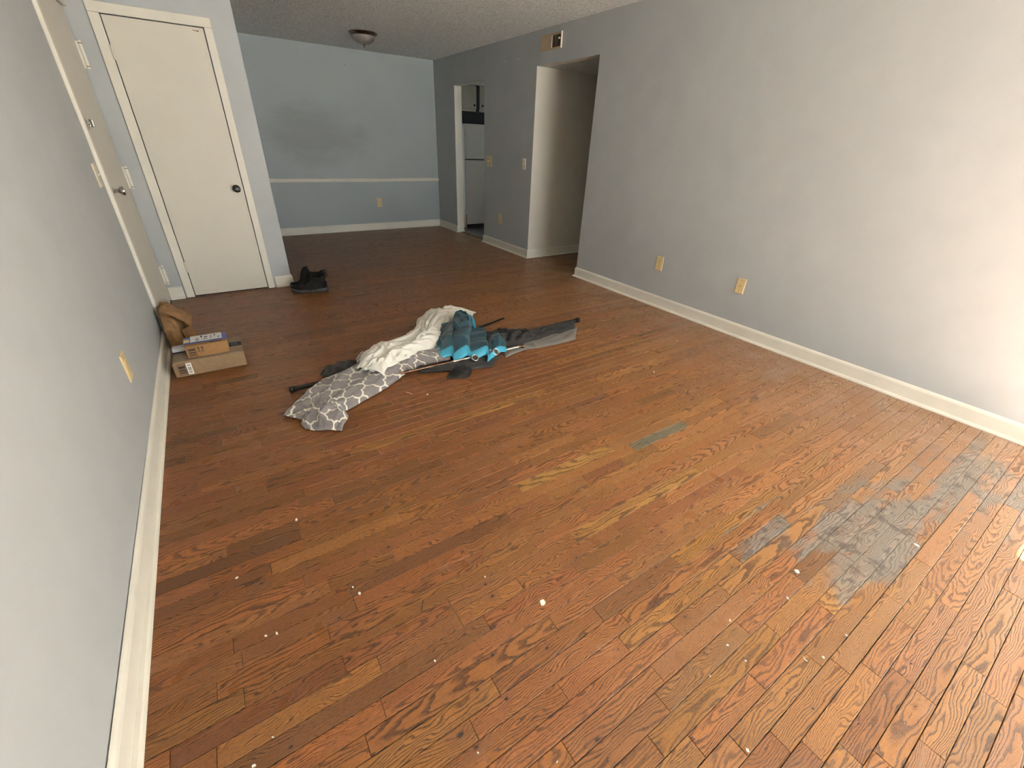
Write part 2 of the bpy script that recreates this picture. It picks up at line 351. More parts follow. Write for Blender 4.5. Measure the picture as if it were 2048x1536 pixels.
# ------------------------------------------------------------------ plank floor
floor = struct(bx('floor', XL-T, HX, YN-T, YB+T, -0.09, -0.021, M['dark']), 'worn red-brown oak strip floor', 'floor')
PW, PY0 = 0.0572, 0.2115
JOINTS = []
def jj(ox, oy, *pts): JOINTS.extend((ox+a/5.12, oy+b/5.12) for a, b in pts)
jj(300, 1236, (855, 270), (945, 420), (685, 720), (970, 870), (205, 1420), (1985, 455))
jj(700, 1236, (1145, 60), (1420, 75), (305, 490), (1490, 690), (1275, 1150))
jj(1100, 1236, (45, 70), (810, 60), (1110, 580), (1150, 860), (130, 750), (1085, 1310), (1500, 1310), (1925, 1300), (200, 1390))
jj(1500, 1236, (240, 130), (95, 670), (640, 420), (310, 1265), (920, 490), (1250, 540), (1570, 600), (1800, 810), (640, 1370), (1030, 1390), (1370, 1450))
jj(1648, 1100, (450, 120), (1560, 1230), (1920, 440))
jj(320, 900, (260, 100), (610, 135), (390, 365), (430, 430), (1290, 25), (1275, 425), (1475, 450), (1430, 780), (1140, 1235), (495, 1320))
jj(1100, 936, (1110, 110), (640, 580), (1000, 620), (1490, 470), (1770, 450), (810, 890), (710, 1150), (1290, 950), (1410, 1300), (1790, 1250), (250, 1020), (480, 1480), (355, 275))
jj(690, 650, (1140, 720), (440, 920), (1000, 1400), (1480, 800), (1705, 1075))
jj(690, 930, (710, 310), (570, 540), (875, 520), (1370, 580), (1690, 545), (505, 940), (1240, 850), (1450, 930), (1940, 820), (1690, 180), (1150, 410), (1090, 1450), (95, 1390), (420, 340))
jj(1090, 640, (250, 840), (1430, 1060), (900, 1310), (660, 1290))
jj(1400, 930, (860, 550), (1370, 820), (1530, 960), (710, 1180), (1000, 1150), (1700, 980), (1690, 510))
KNOTS = [(777, 1094, 7), (971, 1169, 7), (985, 1192, 6), (750, 1003, 5), (1196, 1480, 8), (1170, 1503, 6), (985, 1309, 6), (1094, 1296, 6), (954, 1378, 5), (1013, 1397, 6), (857, 1459, 5), (921, 1470, 10),
         (951, 1492, 8), (1425, 1098, 7), (1464, 1135, 6), (1323, 1064, 6), (1153, 1069, 5), (1155, 1118, 5), (1311, 1134, 5), (1102, 874, 8), (913, 863, 8), (1083, 872, 8), (1369, 761, 7), (1455, 803, 8), (1492, 827, 8),
         (1521, 894, 7), (1626, 1416, 4), (1711, 1441, 4), (679, 1239, 6), (581, 1494, 6), (1389, 989, 6), (1127, 1348, 4), (1405, 1302, 4), (369, 991, 8), (523, 1167, 8), (658, 1167, 7), (441, 1117, 7), (693, 855, 7), (1614, 839, 5), (1359, 770, 6), (1387, 794, 6)]
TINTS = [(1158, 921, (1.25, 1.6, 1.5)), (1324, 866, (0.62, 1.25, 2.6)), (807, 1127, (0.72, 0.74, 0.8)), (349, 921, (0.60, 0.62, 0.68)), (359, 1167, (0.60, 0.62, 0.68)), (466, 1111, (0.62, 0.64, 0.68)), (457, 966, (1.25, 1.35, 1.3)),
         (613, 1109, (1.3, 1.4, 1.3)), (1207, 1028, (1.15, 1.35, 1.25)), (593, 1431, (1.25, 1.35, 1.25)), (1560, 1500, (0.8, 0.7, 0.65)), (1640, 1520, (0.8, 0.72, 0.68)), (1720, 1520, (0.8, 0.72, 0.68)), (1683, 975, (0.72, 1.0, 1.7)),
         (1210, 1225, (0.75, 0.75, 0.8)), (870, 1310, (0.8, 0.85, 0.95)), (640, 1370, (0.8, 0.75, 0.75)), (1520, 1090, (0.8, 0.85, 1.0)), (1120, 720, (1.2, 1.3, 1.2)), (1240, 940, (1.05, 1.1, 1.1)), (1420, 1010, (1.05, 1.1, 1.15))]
def rowof(y): return math.floor((y-PY0)/PW)
jrow = {}
for u_, v_ in JOINTS:
    p = fl(u_, v_); jrow.setdefault(rowof(p.y), []).append(p.x)
krow = {}
for u_, v_, s_ in KNOTS:
    p = fl(u_, v_); krow.setdefault(rowof(p.y), []).append((p.x, p.y, s_))
trow = {}
for u_, v_, c_ in TINTS:
    p = fl(u_, v_); trow.setdefault(rowof(p.y), []).append((p.x, c_))
planks = []
rng = random.Random(11)
k0, k1 = rowof(YN-0.02), rowof(YB)
for k in range(k0, k1+1):
    y0 = max(PY0+k*PW, YN-0.1); y1 = min(PY0+(k+1)*PW, YB)
    if y1-y0 < 0.008: continue
    ym = (y0+y1)/2
    xa = XC if ym > YC+0.03 else XL
    xb = HX if HY0 < ym < HY1 else XR+(0.065 if KY0 < ym < KY1 else 0)
    cuts = sorted(x for x in jrow.get(k, []) if xa+0.05 < x < xb-0.05)
    fixed = [xa]+[c for i, c in enumerate(cuts) if i == 0 or c-cuts[i-1] > 0.06]+[xb]
    xs = [xa]
    for A, B in zip(fixed, fixed[1:]):
        x = A; first = True
        while True:
            ln = rng.choice((0.25, 0.35, 0.45, 0.6, 0.8, 1.0))*rng.uniform(0.8, 1.25)
            if first and A == xa: ln *= rng.uniform(0.3, 1)
            first = False
            if x+ln > B-0.22: break
            x += ln; xs.append(x)
        xs.append(B)
    for A, B in zip(xs, xs[1:]): planks.append((A, B, y0, y1, k))
def plank_mesh(bm, L1, L2, L3, A, B, y0, y1, k):
    g = 0.0004 + (0.0005*rng.random()); bv = 0.0011
    x0, x1, ya, yb = A+0.0005, B-0.0005, y0+g, y1-g
    z = rng.uniform(-0.0005, 0.0002); tz = rng.uniform(-0.0004, 0.0004)
    def V(x, y, zz): return bm.verts.new((x, y, zz))
    top = [V(x0+bv, ya+bv, z-tz), V(x1-bv, ya+bv, z-tz), V(x1-bv, yb-bv, z+tz), V(x0+bv, yb-bv, z+tz)]
    mid = [V(x0, ya, z-bv), V(x1, ya, z-bv), V(x1, yb, z-bv), V(x0, yb, z-bv)]
    bot = [V(x0, ya, -0.02), V(x1, ya, -0.02), V(x1, yb, -0.02), V(x0, yb, -0.02)]
    fs = [bm.faces.new(top)]
    for P_, Q_ in ((mid, top), (bot, mid)):
        for i in range(4): fs.append(bm.faces.new((P_[i], P_[(i+1) % 4], Q_[(i+1) % 4], Q_[i])))
    sd = rng.uniform(0, 60); xc = rng.uniform(A-0.3, B+0.3); ymid = (y0+y1)/2
    kn = (9.0, 9.0, 0.0)
    for kx, ky, ks in krow.get(k, []):
        if A+0.01 < kx < B-0.01: kn = (kx-xc, max(-0.02, min(0.02, ky-ymid)), ks*0.0006); break
    else:
        if rng.random() < 0.05: kn = (rng.uniform(A, B)-xc, rng.uniform(-0.025, 0.025), rng.uniform(0.0012, 0.003))
    br = rng.gauss(1.0, 0.09); br = min(1.22, max(0.75, br))
    ti = (br*rng.uniform(0.97, 1.03), br*rng.uniform(0.92, 1.08), br*rng.uniform(0.88, 1.12))
    if rng.random() < 0.03 and B-A < 0.45: ti = tuple(c*0.72 for c in ti)
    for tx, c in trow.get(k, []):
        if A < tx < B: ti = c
    for f in fs:
        for lp in f.loops:
            co = lp.vert.co
            lp[L1] = (co.x-xc, co.y-ymid, sd); lp[L2] = kn; lp[L3] = ti
def layers(bm): return [bm.loops.layers.float_vector.new(n) for n in ('plank_uv', 'knot', 'tint')]
def seen(pl):
    A, B, y0, y1, k = pl; ar = 0.0
    P_ = Vector(((A+B)/2, (y0+y1)/2, -CAMH)); d = P_.dot(_f)
    if d < 0.15: return 0
    n = 0
    for i in range(7):
        q = Vector((A+(B-A)*(i+0.5)/7, (y0+y1)/2, -CAMH)); dq = q.dot(_f)
        if dq > 0.15:
            uu = 1024+FPX*q.dot(_r)/dq; vv = 768-FPX*q.dot(_u)/dq
            if 0 < uu < 2048 and 0 < vv < 1536: n += 1; ar += (B-A)/7*PW/dq**3
    return ar
planks.sort(key=seen, reverse=True)
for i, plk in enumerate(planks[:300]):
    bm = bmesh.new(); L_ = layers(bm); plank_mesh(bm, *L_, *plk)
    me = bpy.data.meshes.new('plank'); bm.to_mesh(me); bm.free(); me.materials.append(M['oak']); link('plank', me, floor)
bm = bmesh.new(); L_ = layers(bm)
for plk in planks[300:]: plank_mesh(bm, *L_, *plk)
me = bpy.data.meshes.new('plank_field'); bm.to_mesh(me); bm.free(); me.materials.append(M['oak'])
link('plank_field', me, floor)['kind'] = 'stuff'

# ------------------------------------------------------------------ baseboards, rail, casings
BB = [(0, 0.0), (0.013, 0.0), (0.013, 0.088), (0.010, 0.098), (0.004, 0.105), (0, 0.107)]
SH = [(0.0133, 0.0), (0.0305, 0.0), (0.0300, 0.006), (0.0275, 0.012), (0.0225, 0.0165), (0.0133, 0.018)]
def base(name, paths, label):
    bm = bmesh.new()
    for p in paths: sweep(bm, p, BB)
    o = struct(done(name, bm, M['trim']), label, 'baseboard')
    for p in paths:
        bm = bmesh.new(); sweep(bm, p, SH); done('shoe_molding', bm, M['trim'], o)
    return o
base('baseboard_left', [[(XL, FY0-0.08), (XL+0.001, 2.4), (XL+0.010, YN)]], 'cream baseboard with shoe moulding beside the front door and boxes')
base('baseboard_closet', [[(XC, YB), (XC, YC), (DX1+0.077, YC)], [(DX0-0.077, YC), (XL, YC)]], 'short white baseboard pieces beside the closet door')
base('baseboard_back', [[(XR, YB), (XC, YB)]], 'white baseboard under the chair rail')
base('baseboard_right', [[(XR+T, KY1), (XR, KY1), (XR, YB)], [(HX, HY1), (XR, HY1), (XR, KY0), (XR+T, KY0)], [(XR, YN), (XR, HY0), (XR+T, HY0)]], 'cream baseboard with shoe moulding along the long wall')
bm = bmesh.new(); sweep(bm, [(XR, YB), (XC, YB)], [(0, 0.735), (0.010, 0.738), (0.014, 0.746), (0.012, 0.756), (0.019, 0.762), (0.019, 0.778), (0.012, 0.786), (0.006, 0.789), (0, 0.790)])
struct(done('trim_2', bm, M['trim']), 'cream chair rail on the back wall', 'chair rail')
def casing(name, pts, dirn, label):
    """pts: list of boxes"""
    bm = bmesh.new()
    for b in pts: box(bm, *b)
    return struct(done(name, bm, M['trim'], bevel=0.005, ), label, 'door casing')
CW = 0.066
casing('trim_3', [(DX0-CW, DX0-0.002, YC-0.018, YC, 0, DZ+0.002), (DX1+0.002, DX1+CW-0.008, YC-0.018, YC, 0, DZ+0.002), (DX0-CW, DX1+CW-0.008, YC-0.018, YC, DZ+0.002, DZ+CW)], 0, 'cream casing around the closet door')
casing('trim_4', [(XL, XL+0.021, FY0-0.075, FY0-0.010, 0, 2.05), (XL, XL+0.021, FY0-0.075, YC, 2.05, 2.115)], 0, 'cream casing around the front door')

# ------------------------------------------------------------------ doors
def knob(bm, prof, mtx, seg=24): lathe(bm, prof, seg, mtx)
d1 = struct(bx('door_1', DX0+0.003, DX1-0.003, YC-0.004, YC+0.031, 0.011, DZ-0.003, M['door'], bevel=0.0015), 'flat cream closet door with a black knob', 'door')
RY = Matrix.Rotation(math.radians(90), 4, 'X')          # z axis -> -y
bm = bmesh.new(); lathe(bm, [(0, 0), (0.030, 0), (0.031, 0.003), (0.026, 0.008), (0.012, 0.010), (0.011, 0.026), (0.018, 0.032), (0.027, 0.040), (0.029, 0.050), (0.025, 0.059), (0.014, 0.063), (0.006, 0.0635), (0, 0.0625)], 28, Matrix.Translation((0.235, YC-0.004, 0.912)) @ RY)
o = done('knob', bm, M['black_knob'], d1, True); o['label'] = 'round black door knob'
for zc in (1.82, 0.275):
    bm = bmesh.new(); box(bm, DX0-0.012, DX0+0.016, YC-0.0192, YC-0.006, zc-0.046, zc+0.046)
    tube(bm, [(DX0+0.001, YC-0.021, zc-0.046), (DX0+0.001, YC-0.021, zc+0.046)], 0.005, 8)
    done('hinge', bm, M['door'], d1)
bm = bmesh.new(); lathe(bm, [(0, 0), (0.006, 0), (0.006, 0.003), (0, 0.004)], 10, Matrix.Translation((0.248, YC-0.004, 2.014)) @ RY); tube(bm, [(0.215, YC-0.006, 2.017), (0.248, YC-0.007, 2.014)], 0.0022, 6)
o = done('catch_screw', bm, M['bare'], d1)

DXF = XL-0.004
d2 = struct(bx('door_2', XL-0.045, DXF, FY0, FY1, 0.012, 2.045, M['door'], bevel=0.0015), 'flat cream front door with chrome knob and deadbolt', 'door')
bx('light_block', XL-0.10, XL-0.047, FY0-0.0115, FY1+0.0115, 0.0, 2.0495, M['trim'], d2)  # hidden panel added behind the door to stop light leaking through gaps
RX = Matrix.Rotation(math.radians(90), 4, 'Y')          # z axis -> +x
ky = FY0+0.105
bm = bmesh.new(); lathe(bm, [(0, 0), (0.036, 0), (0.036, 0.004), (0.028, 0.010), (0.014, 0.014), (0.011, 0.034), (0.014, 0.040), (0.026, 0.050), (0.0275, 0.060), (0.024, 0.070), (0.012, 0.075), (0, 0.075)], 28, Matrix.Translation((DXF, ky, 0.995)) @ RX)
o = done('knob', bm, M['chrome'], d2, True); o['label'] = 'tarnished chrome door knob'
db = bx('deadbolt_plate', DXF, DXF+0.003, ky-0.010, ky+0.056, 1.30, 1.425, M['bare'], d2, bevel=0.001)
bm = bmesh.new(); lathe(bm, [(0, 0), (0.029, 0), (0.029, 0.006), (0.022, 0.011), (0.009, 0.012), (0.008, 0.020), (0, 0.020)], 24, Matrix.Translation((DXF+0.003, ky+0.024, 1.362)) @ RX); done('deadbolt_rose', bm, M['chrome'], db, True)
bm = bmesh.new(); box(bm, DXF+0.020, DXF+0.040, ky+0.019, ky+0.029, 1.345, 1.385); done('thumb_turn', bm, M['chrome'], db, bevel=0.004)
for zc in (1.785, 1.005, 0.228):
    bm = bmesh.new(); tube(bm, [(XL+0.020, FY1-0.008, zc-0.078), (XL+0.020, FY1-0.008, zc+0.078)], 0.0115, 14)
    tube(bm, [(XL+0.020, FY1-0.008, zc-0.084), (XL+0.020, FY1-0.008, zc-0.078)], 0.0065, 10); tube(bm, [(XL+0.020, FY1-0.008, zc+0.078), (XL+0.020, FY1-0.008, zc+0.084)], 0.0065, 10)
    box(bm, DXF, XL+0.008, FY1-0.010, FY1-0.002, zc-0.078, zc+0.078)
    h = done('hinge', bm, M['trim'], d2, True)
    bm = bmesh.new()
    for zz in (zc-0.066, zc+0.066): tube(bm, [(XL+0.020, FY1-0.008, zz-0.002), (XL+0.020, FY1-0.008, zz+0.002)], 0.0121, 14)
    done('hinge_joint', bm, M['bare'], h)

# ------------------------------------------------------------------ wall plates
def plate(name, kind, loc, rz, mat, wdt, hgt, label, cat, group=None):
    """local frame: plate in XZ plane, facing -Y"""
    e = tag(empty(name, loc, rz), label, cat, group)
    bm = bmesh.new(); w_, h_ = wdt/2, hgt/2
    a = [bm.verts.new((x, 0, z)) for x, z in ((-w_, -h_), (w_, -h_), (w_, h_), (-w_, h_))]
    b = [bm.verts.new((x, -0.003, z)) for x, z in ((-w_, -h_), (w_, -h_), (w_, h_), (-w_, h_))]
    c = [bm.verts.new((x, -0.0065, z)) for x, z in ((-w_+0.006, -h_+0.006), (w_-0.006, -h_+0.006), (w_-0.006, h_-0.006), (-w_+0.006, h_-0.006))]
    for P_, Q_ in ((a, b), (b, c)):
        for i in range(4): bm.faces.new((P_[i], P_[(i+1) % 4], Q_[(i+1) % 4], Q_[i]))
    bm.faces.new(c); bm.faces.new(a)
    done('plate', bm, mat, e)
    def screw(x, z):
        bm = bmesh.new(); lathe(bm, [(0, 0), (0.0032, 0), (0.0028, 0.0012), (0, 0.0016)], 12, Matrix.Translation((x, -0.0064, z)) @ RY); done('screw', bm, M['brass'], e)
    if kind == 'outlet':
        screw(0, 0)
        for zc in (0.0195, -0.0195):
            bm = bmesh.new()
            pts = []
            for i in range(24):
                t = 2*math.pi*i/24; pts.append((0.0165*math.cos(t), max(-0.0135, min(0.0135, 0.0165*math.sin(t)))))
            A = [bm.verts.new((x, -0.0064, z+zc)) for x, z in pts]; B = [bm.verts.new((x, -0.0085, z+zc)) for x, z in pts]
            for i in range(24): bm.faces.new((A[i], A[(i+1) % 24], B[(i+1) % 24], B[i]))
            bm.faces.new(B); r = done('receptacle', bm, mat, e)
            for xs_, ww, z0, z1 in ((-0.0065, 0.0011, -0.001, 0.007), (0.0065, 0.0011, -0.001, 0.006), (0, 0.0022, -0.009, -0.0045)):
                bm = bmesh.new(); box(bm, xs_-ww, xs_+ww, -0.0088, -0.0070, zc+z0, zc+z1); done('slot', bm, M['slot'], r)
    elif kind == 'coax':
        screw(0, h_*0.72); screw(0, -h_*0.72)
        bm = bmesh.new(); lathe(bm, [(0, 0), (0.0075, 0), (0.0075, 0.003), (0.0048, 0.003), (0.0048, 0.010), (0.003, 0.010), (0.003, 0.006), (0, 0.006)], 16, Matrix.Translation((0, -0.0064, 0)) @ RY); done('coax_jack', bm, M['brass'], e)
    else:
        n = 2 if kind == 'switch2' else 1
        for i in range(n):
            x = (i-(n-1)/2)*0.046; screw(x, 0.030); screw(x, -0.030)
            bm = bmesh.new(); box(bm, x-0.0055, x+0.0055, -0.0075, -0.006, -0.012, 0.012); r = done('toggle_frame', bm, mat, e)
            bm = bmesh.new(); vs_ = box(bm, x-0.004, x+0.004, -0.017, -0.006, -0.006, 0.006); 
            for v in bm.verts:
                if v.co.y < -0.01: v.co.z += 0.007
            done('toggle', bm, mat, r, bevel=0.001)
    return e
RZR, RZL, RZB = math.radians(-90), math.radians(90), 0.0
plate('outlet', 'outlet', (XR, 2.630, 0.406), RZR, M['ivory'], 0.080, 0.130, 'ivory duplex outlet on the long wall just above the baseboard', 'outlet')
plate('cable_plate', 'coax', (XR, 1.803, 0.408), RZR, M['ivory'], 0.076, 0.122, 'ivory cable wall plate with a single coax jack', 'wall plate')
plate('light_switch', 'switch2', (XR, 5.828, 1.124), RZR, M['ivory'], 0.122, 0.128, 'ivory double light switch beside the kitchen doorway', 'light switch')
plate('light_switch', 'switch1', (XR, 4.972, 1.132), RZR, M['almond'], 0.078, 0.124, 'white single light switch beside the hall doorway', 'light switch')
plate('outlet', 'outlet', (XR, 5.508, 0.402), RZR, M['ivory'], 0.080, 0.126, 'ivory outlet low on the wall between the two doorways', 'outlet')
plate('outlet', 'outlet', (2.370, YB, 0.420), RZB, M['ivory'], 0.082, 0.138, 'ivory outlet on the back wall below the chair rail', 'outlet')
plate('outlet', 'outlet', (XL, 2.395, 0.398), RZL, M['ivory'], 0.080, 0.132, 'ivory outlet on the wall near the cardboard boxes', 'outlet')
plate('light_switch', 'switch1', (XL, 3.565, 1.105), RZL, M['almond'], 0.080, 0.122, 'white light switch beside the front door casing', 'light switch')

# ------------------------------------------------------------------ air register
e = tag(empty('air_vent', (XR, 4.56, 2.305), RZR), 'beige metal air register above the hall doorway', 'vent')
W2, H2 = 0.178, 0.069
bm = bmesh.new(); fo = 0.018
for b in ((-W2, W2, -0.006, 0, H2-fo, H2), (-W2, W2, -0.006, 0, -H2, -H2+fo), (-W2, -W2+fo, -0.006, 0, -H2+fo, H2-fo), (W2-fo, W2, -0.006, 0, -H2+fo, H2-fo)): box(bm, *b)
done('frame', bm, M['vent'], e, bevel=0.0015)
bx('cover_panel', -W2+fo, 0.010, -0.004, -0.0015, -H2+fo, H2-fo, M['vent'], e)
bx('divider', 0.010, 0.017, -0.008, 0, -H2+fo, H2-fo, M['vent_light'], e)
bx('backing', 0.017, W2-fo, -0.0012, -0.0004, -H2+fo, H2-fo, plain('dark_duct', (0.035, 0.024, 0.016), 0.7), e)
for i in range(6):
    x = 0.030+i*0.022; bx('louver', x, x+0.002, -0.005, -0.0012, -H2+fo, H2-fo, plain('dark_louver', (0.075, 0.05, 0.032), 0.6) if i == 0 else bpy.data.materials['dark_louver'], e)
bx('edge_flange', W2, W2+0.005, -0.016, 0, -H2, H2, M['vent_light'], e)
bm = bmesh.new(); tube(bm, [(W2-0.026, -0.004, 0.012), (W2-0.024, -0.018, 0.010), (W2-0.016, -0.026, 0.012)], [0.004, 0.005, 0.009], 8); done('damper_lever', bm, M['vent_light'], e, True)
for i, (y_, z_, lb) in enumerate(((5.471, 2.224, 'small white wall anchor farther from the air register'), (5.180, 2.216, 'small white wall anchor nearer the air register'))):
    bm = bmesh.new(); lathe(bm, [(0, 0), (0.007, 0), (0.006, 0.003), (0.003, 0.004), (0.003, 0.002), (0, 0.002)], 12, Matrix.Translation((XR, y_, z_)) @ Matrix.Rotation(math.radians(-90), 4, 'Y'))
    tag(done('wall_anchor', bm, M['paper']), lb, 'wall anchor', 'wall anchors over the doorways')
bm = bmesh.new(); lathe(bm, [(0, 0), (0.005, 0), (0.004, 0.004), (0, 0.004)], 10, Matrix.Translation((2.085, YB, 2.244)) @ RY)
tag(done('wall_hook', bm, M['slot']), 'tiny dark screw left high on the back wall', 'screw')

# ------------------------------------------------------------------ ceiling lamp
e = tag(empty('ceiling_lamp', (2.012, 6.36, ZC)), 'flush dome ceiling lamp with dark nickel rim and frosted glass', 'lamp')
FLIP = Matrix.Rotation(math.pi, 4, 'X')
bm = bmesh.new(); lathe(bm, [(0, 0), (0.150, 0), (0.163, 0.004), (0.168, 0.012), (0.162, 0.020), (0.150, 0.024), (0.146, 0.029), (0.148, 0.034), (0.140, 0.040), (0.128, 0.040), (0.128, 0.02), (0, 0.02)], 48, FLIP); done('rim', bm, M['bronze'], e, True, ang=50)
bm = bmesh.new(); lathe(bm, [(0.139, 0.036), (0.137, 0.050), (0.128, 0.068), (0.110, 0.086), (0.085, 0.101), (0.055, 0.112), (0.025, 0.118), (0, 0.120)], 48, FLIP); done('glass_shade', bm, M['glass'], e, True)
bm = bmesh.new(); lathe(bm, [(0, 0.114), (0.016, 0.116), (0.018, 0.120), (0.011, 0.126), (0.005, 0.129), (0.008, 0.135), (0.007, 0.142), (0, 0.146)], 20, FLIP); done('finial', bm, M['bronze'], e, True)

# ------------------------------------------------------------------ kitchen things
FX, FYF = 3.735, 7.06
e = tag(empty('refrigerator', (FX, FYF, 0)), 'white two-door refrigerator seen through the kitchen doorway', 'refrigerator')
bx('body', 0, 0.70, 0.055, 0.70, 0.02, 1.61, M['fridge'], e, bevel=0.006)
bx('freezer_door', 0.002, 0.698, 0, 0.05, 1.105, 1.608, M['fridge'], e, bevel=0.014)
bx('lower_door', 0.002, 0.698, 0, 0.05, 0.075, 1.090, M['fridge'], e, bevel=0.014)
bx('door_gasket', 0.004, 0.696, 0.010, 0.052, 1.0885, 1.1065, M['slot'], e)
bx('kick_grille', 0.01, 0.69, 0.02, 0.05, 0.022, 0.07, M['slot'], e)
for nm, z0, z1 in (('freezer_handle', 1.14, 1.42), ('door_handle', 0.62, 1.06)):
    bm = bmesh.new(); tube(bm, [(0.66, 0.0, z0), (0.66, -0.035, z0+0.03), (0.66, -0.038, (z0+z1)/2), (0.66, -0.035, z1-0.03), (0.66, 0.0, z1)], 0.011, 10); done(nm, bm, M['fridge'], e, True)
for i, x in enumerate((0.05, 0.65)): bx('foot', x-0.02, x+0.02, 0.08, 0.12, 0.001, 0.021, M['slot'], e)
e = tag(empty('wall_cabinet', (3.58, 7.28, 1.79)), 'cream kitchen cabinet with dark knobs above the refrigerator', 'cabinet')
bx('body', 0, 1.0, 0.02, 0.51, 0, 0.36, M['cab'], e)
bx('dark_stile', 0.475, 0.525, 0.0, 0.019, 0, 0.36, M['blacktape'], e)
bx('gap_shade', 0.0, 1.0, 0.02, 0.04, -0.175, -0.001, M['blacktape'], e)  # black sheet standing in for the shade between cabinet and refrigerator
bx('face_rail', 0.0, 0.474, 0.008, 0.019, 0, 0.03, M['cab'], e)
for x0, x1, kx in ((0.02, 0.470, 0.425), (0.532, 0.98, 0.575)):
    dd_ = bx('cabinet_door', x0, x1, -0.012, 0.007, 0.034, 0.345, M['cab'], e, bevel=0.003)
    bm = bmesh.new(); lathe(bm, [(0, 0), (0.010, 0), (0.007, 0.008), (0.016, 0.018), (0.016, 0.024), (0, 0.028)], 16, Matrix.Translation((kx, -0.012, 0.085)) @ RY); done('knob', bm, M['black_knob'], dd_, True)
struct(bx('wall_kitchen_soffit', XR+T, 5.6, 7.26, 7.80, 2.152, ZC-0.021, M['cream_wall']), 'soffit over the kitchen cabinets', 'wall')
e = tag(bx('wood_strip', 3.655, 3.668, 6.93, 6.942, 0.002, 0.50, plain('orange_wood', (0.42, 0.20, 0.07), 0.5)), 'thin orange wood strip standing beside the refrigerator', 'wood strip')
e.rotation_euler = (math.radians(-2), 0, 0)

# ------------------------------------------------------------------ cardboard boxes
def printed(parent, name, rect, mat, fn):
    """thin print slab: rect = (u0,u1,v0,v1) mapped by fn(u,v,d)"""
    bm = bmesh.new(); u0, u1, v0, v1 = rect
    a = [bm.verts.new(fn(u, v, 0.0004)) for u, v in ((u0, v0), (u1, v0), (u1, v1), (u0, v1))]
    b = [bm.verts.new(fn(u, v, 0)) for u, v in ((u0, v0), (u1, v0), (u1, v1), (u0, v1))]
    bm.faces.new(a)
    for i in range(4): bm.faces.new((b[i], b[(i+1) % 4], a[(i+1) % 4], a[i]))
    return done(name, bm, mat, parent)
def multi(parent, name, rects, mat, fn, polys=()):
    bm = bmesh.new()
    for u0, u1, v0, v1 in rects: bm.faces.new([bm.verts.new(fn(u, v, 0.0007)) for u, v in ((u0, v0), (u1, v0), (u1, v1), (u0, v1))])
    for p in polys: bm.faces.new([bm.verts.new(fn(u, v, 0.0007)) for u, v in p])
    o = done(name, bm, mat, parent); o['kind'] = 'stuff'; return o
def boxstack(x0, x1, z0, h, flip=0):
    """vertical row of printed bars in a frame (u range x0..x1)"""
    t = 0.0022; r = [(x0, x1, z0, z0+t), (x0, x1, z0+h-t, z0+h), (x0, x0+t, z0+t, z0+h-t), (x1-t, x1, z0+t, z0+h-t)]
    r += [(x0+0.004, x1-0.004, z0+h*0.60, z0+h*0.84), (x0+0.004, x1-0.004, z0+h*0.38, z0+h*0.52), (x0+0.004, x1-0.004, z0+h*0.26, z0+h*0.33), (x0+0.004, x1-0.004, z0+h*0.13, z0+h*0.22)]
    return r
# large flat box
B1 = (-0.428, -0.049, 3.060, 3.335, 0.002, 0.101)
e1 = tag(empty('cardboard_box', (0, 0, 0)), 'large flat brown cardboard box lying on the floor under the others', 'box')
bx('body', *B1, M['card'], e1, bevel=0.002)
bx('lid_panel', B1[0], B1[1], B1[2]+0.004, B1[3], 0.1012, 0.1030, plain('cardboard_lid', (0.24, 0.175, 0.11), 0.8), e1)
bx('side_flap', B1[0]-0.006, B1[0]-0.001, B1[2]+0.002, B1[3]-0.02, 0.006, 0.094, M['card'], e1)
bx('end_tab', B1[1]-0.016, B1[1]+0.002, B1[2]-0.003, B1[2]+0.012, 0.088, 0.1035, M['card'], e1)
F1 = lambda u, v, d: (u, B1[2]-0.0003-d, v)
multi(e1, 'handling_print', boxstack(-0.412, -0.372, 0.014, 0.072), M['ink'], F1)
lb = printed(e1, 'barcode_label', (-0.368, -0.340, 0.012, 0.088), M['paper'], F1)
multi(lb, 'barcode', [(-0.363, -0.345, 0.068+i*0.003, 0.0695+i*0.003) for i in range(5)]+[(-0.363, -0.345, 0.040+i*0.0032, 0.0418+i*0.0032) for i in range(7)]+[(-0.362, -0.346, 0.020+i*0.004, 0.022+i*0.004) for i in range(4)], M['ink'], lambda u, v, d: (u, B1[2]-0.0008-d, v))
TF = lambda u, v, d: (u, v, 0.1031+d)
tp = printed(e1, 'black_tape', (-0.124, -0.051, 3.172, 3.242), M['blacktape'], TF)
bm = bmesh.new()
for i in range(12):
    t0, t1 = 2*math.pi*i/12, 2*math.pi*(i+1)/12; c = (-0.092, 3.207)
    bm.faces.new([bm.verts.new((c[0]+r*math.cos(t), c[1]+r*1.1*math.sin(t), 0.1042)) for r, t in ((0.013, t0), (0.017, t0), (0.017, t1), (0.013, t1))])
done('tape_emblem', bm, M['tealink'], tp)
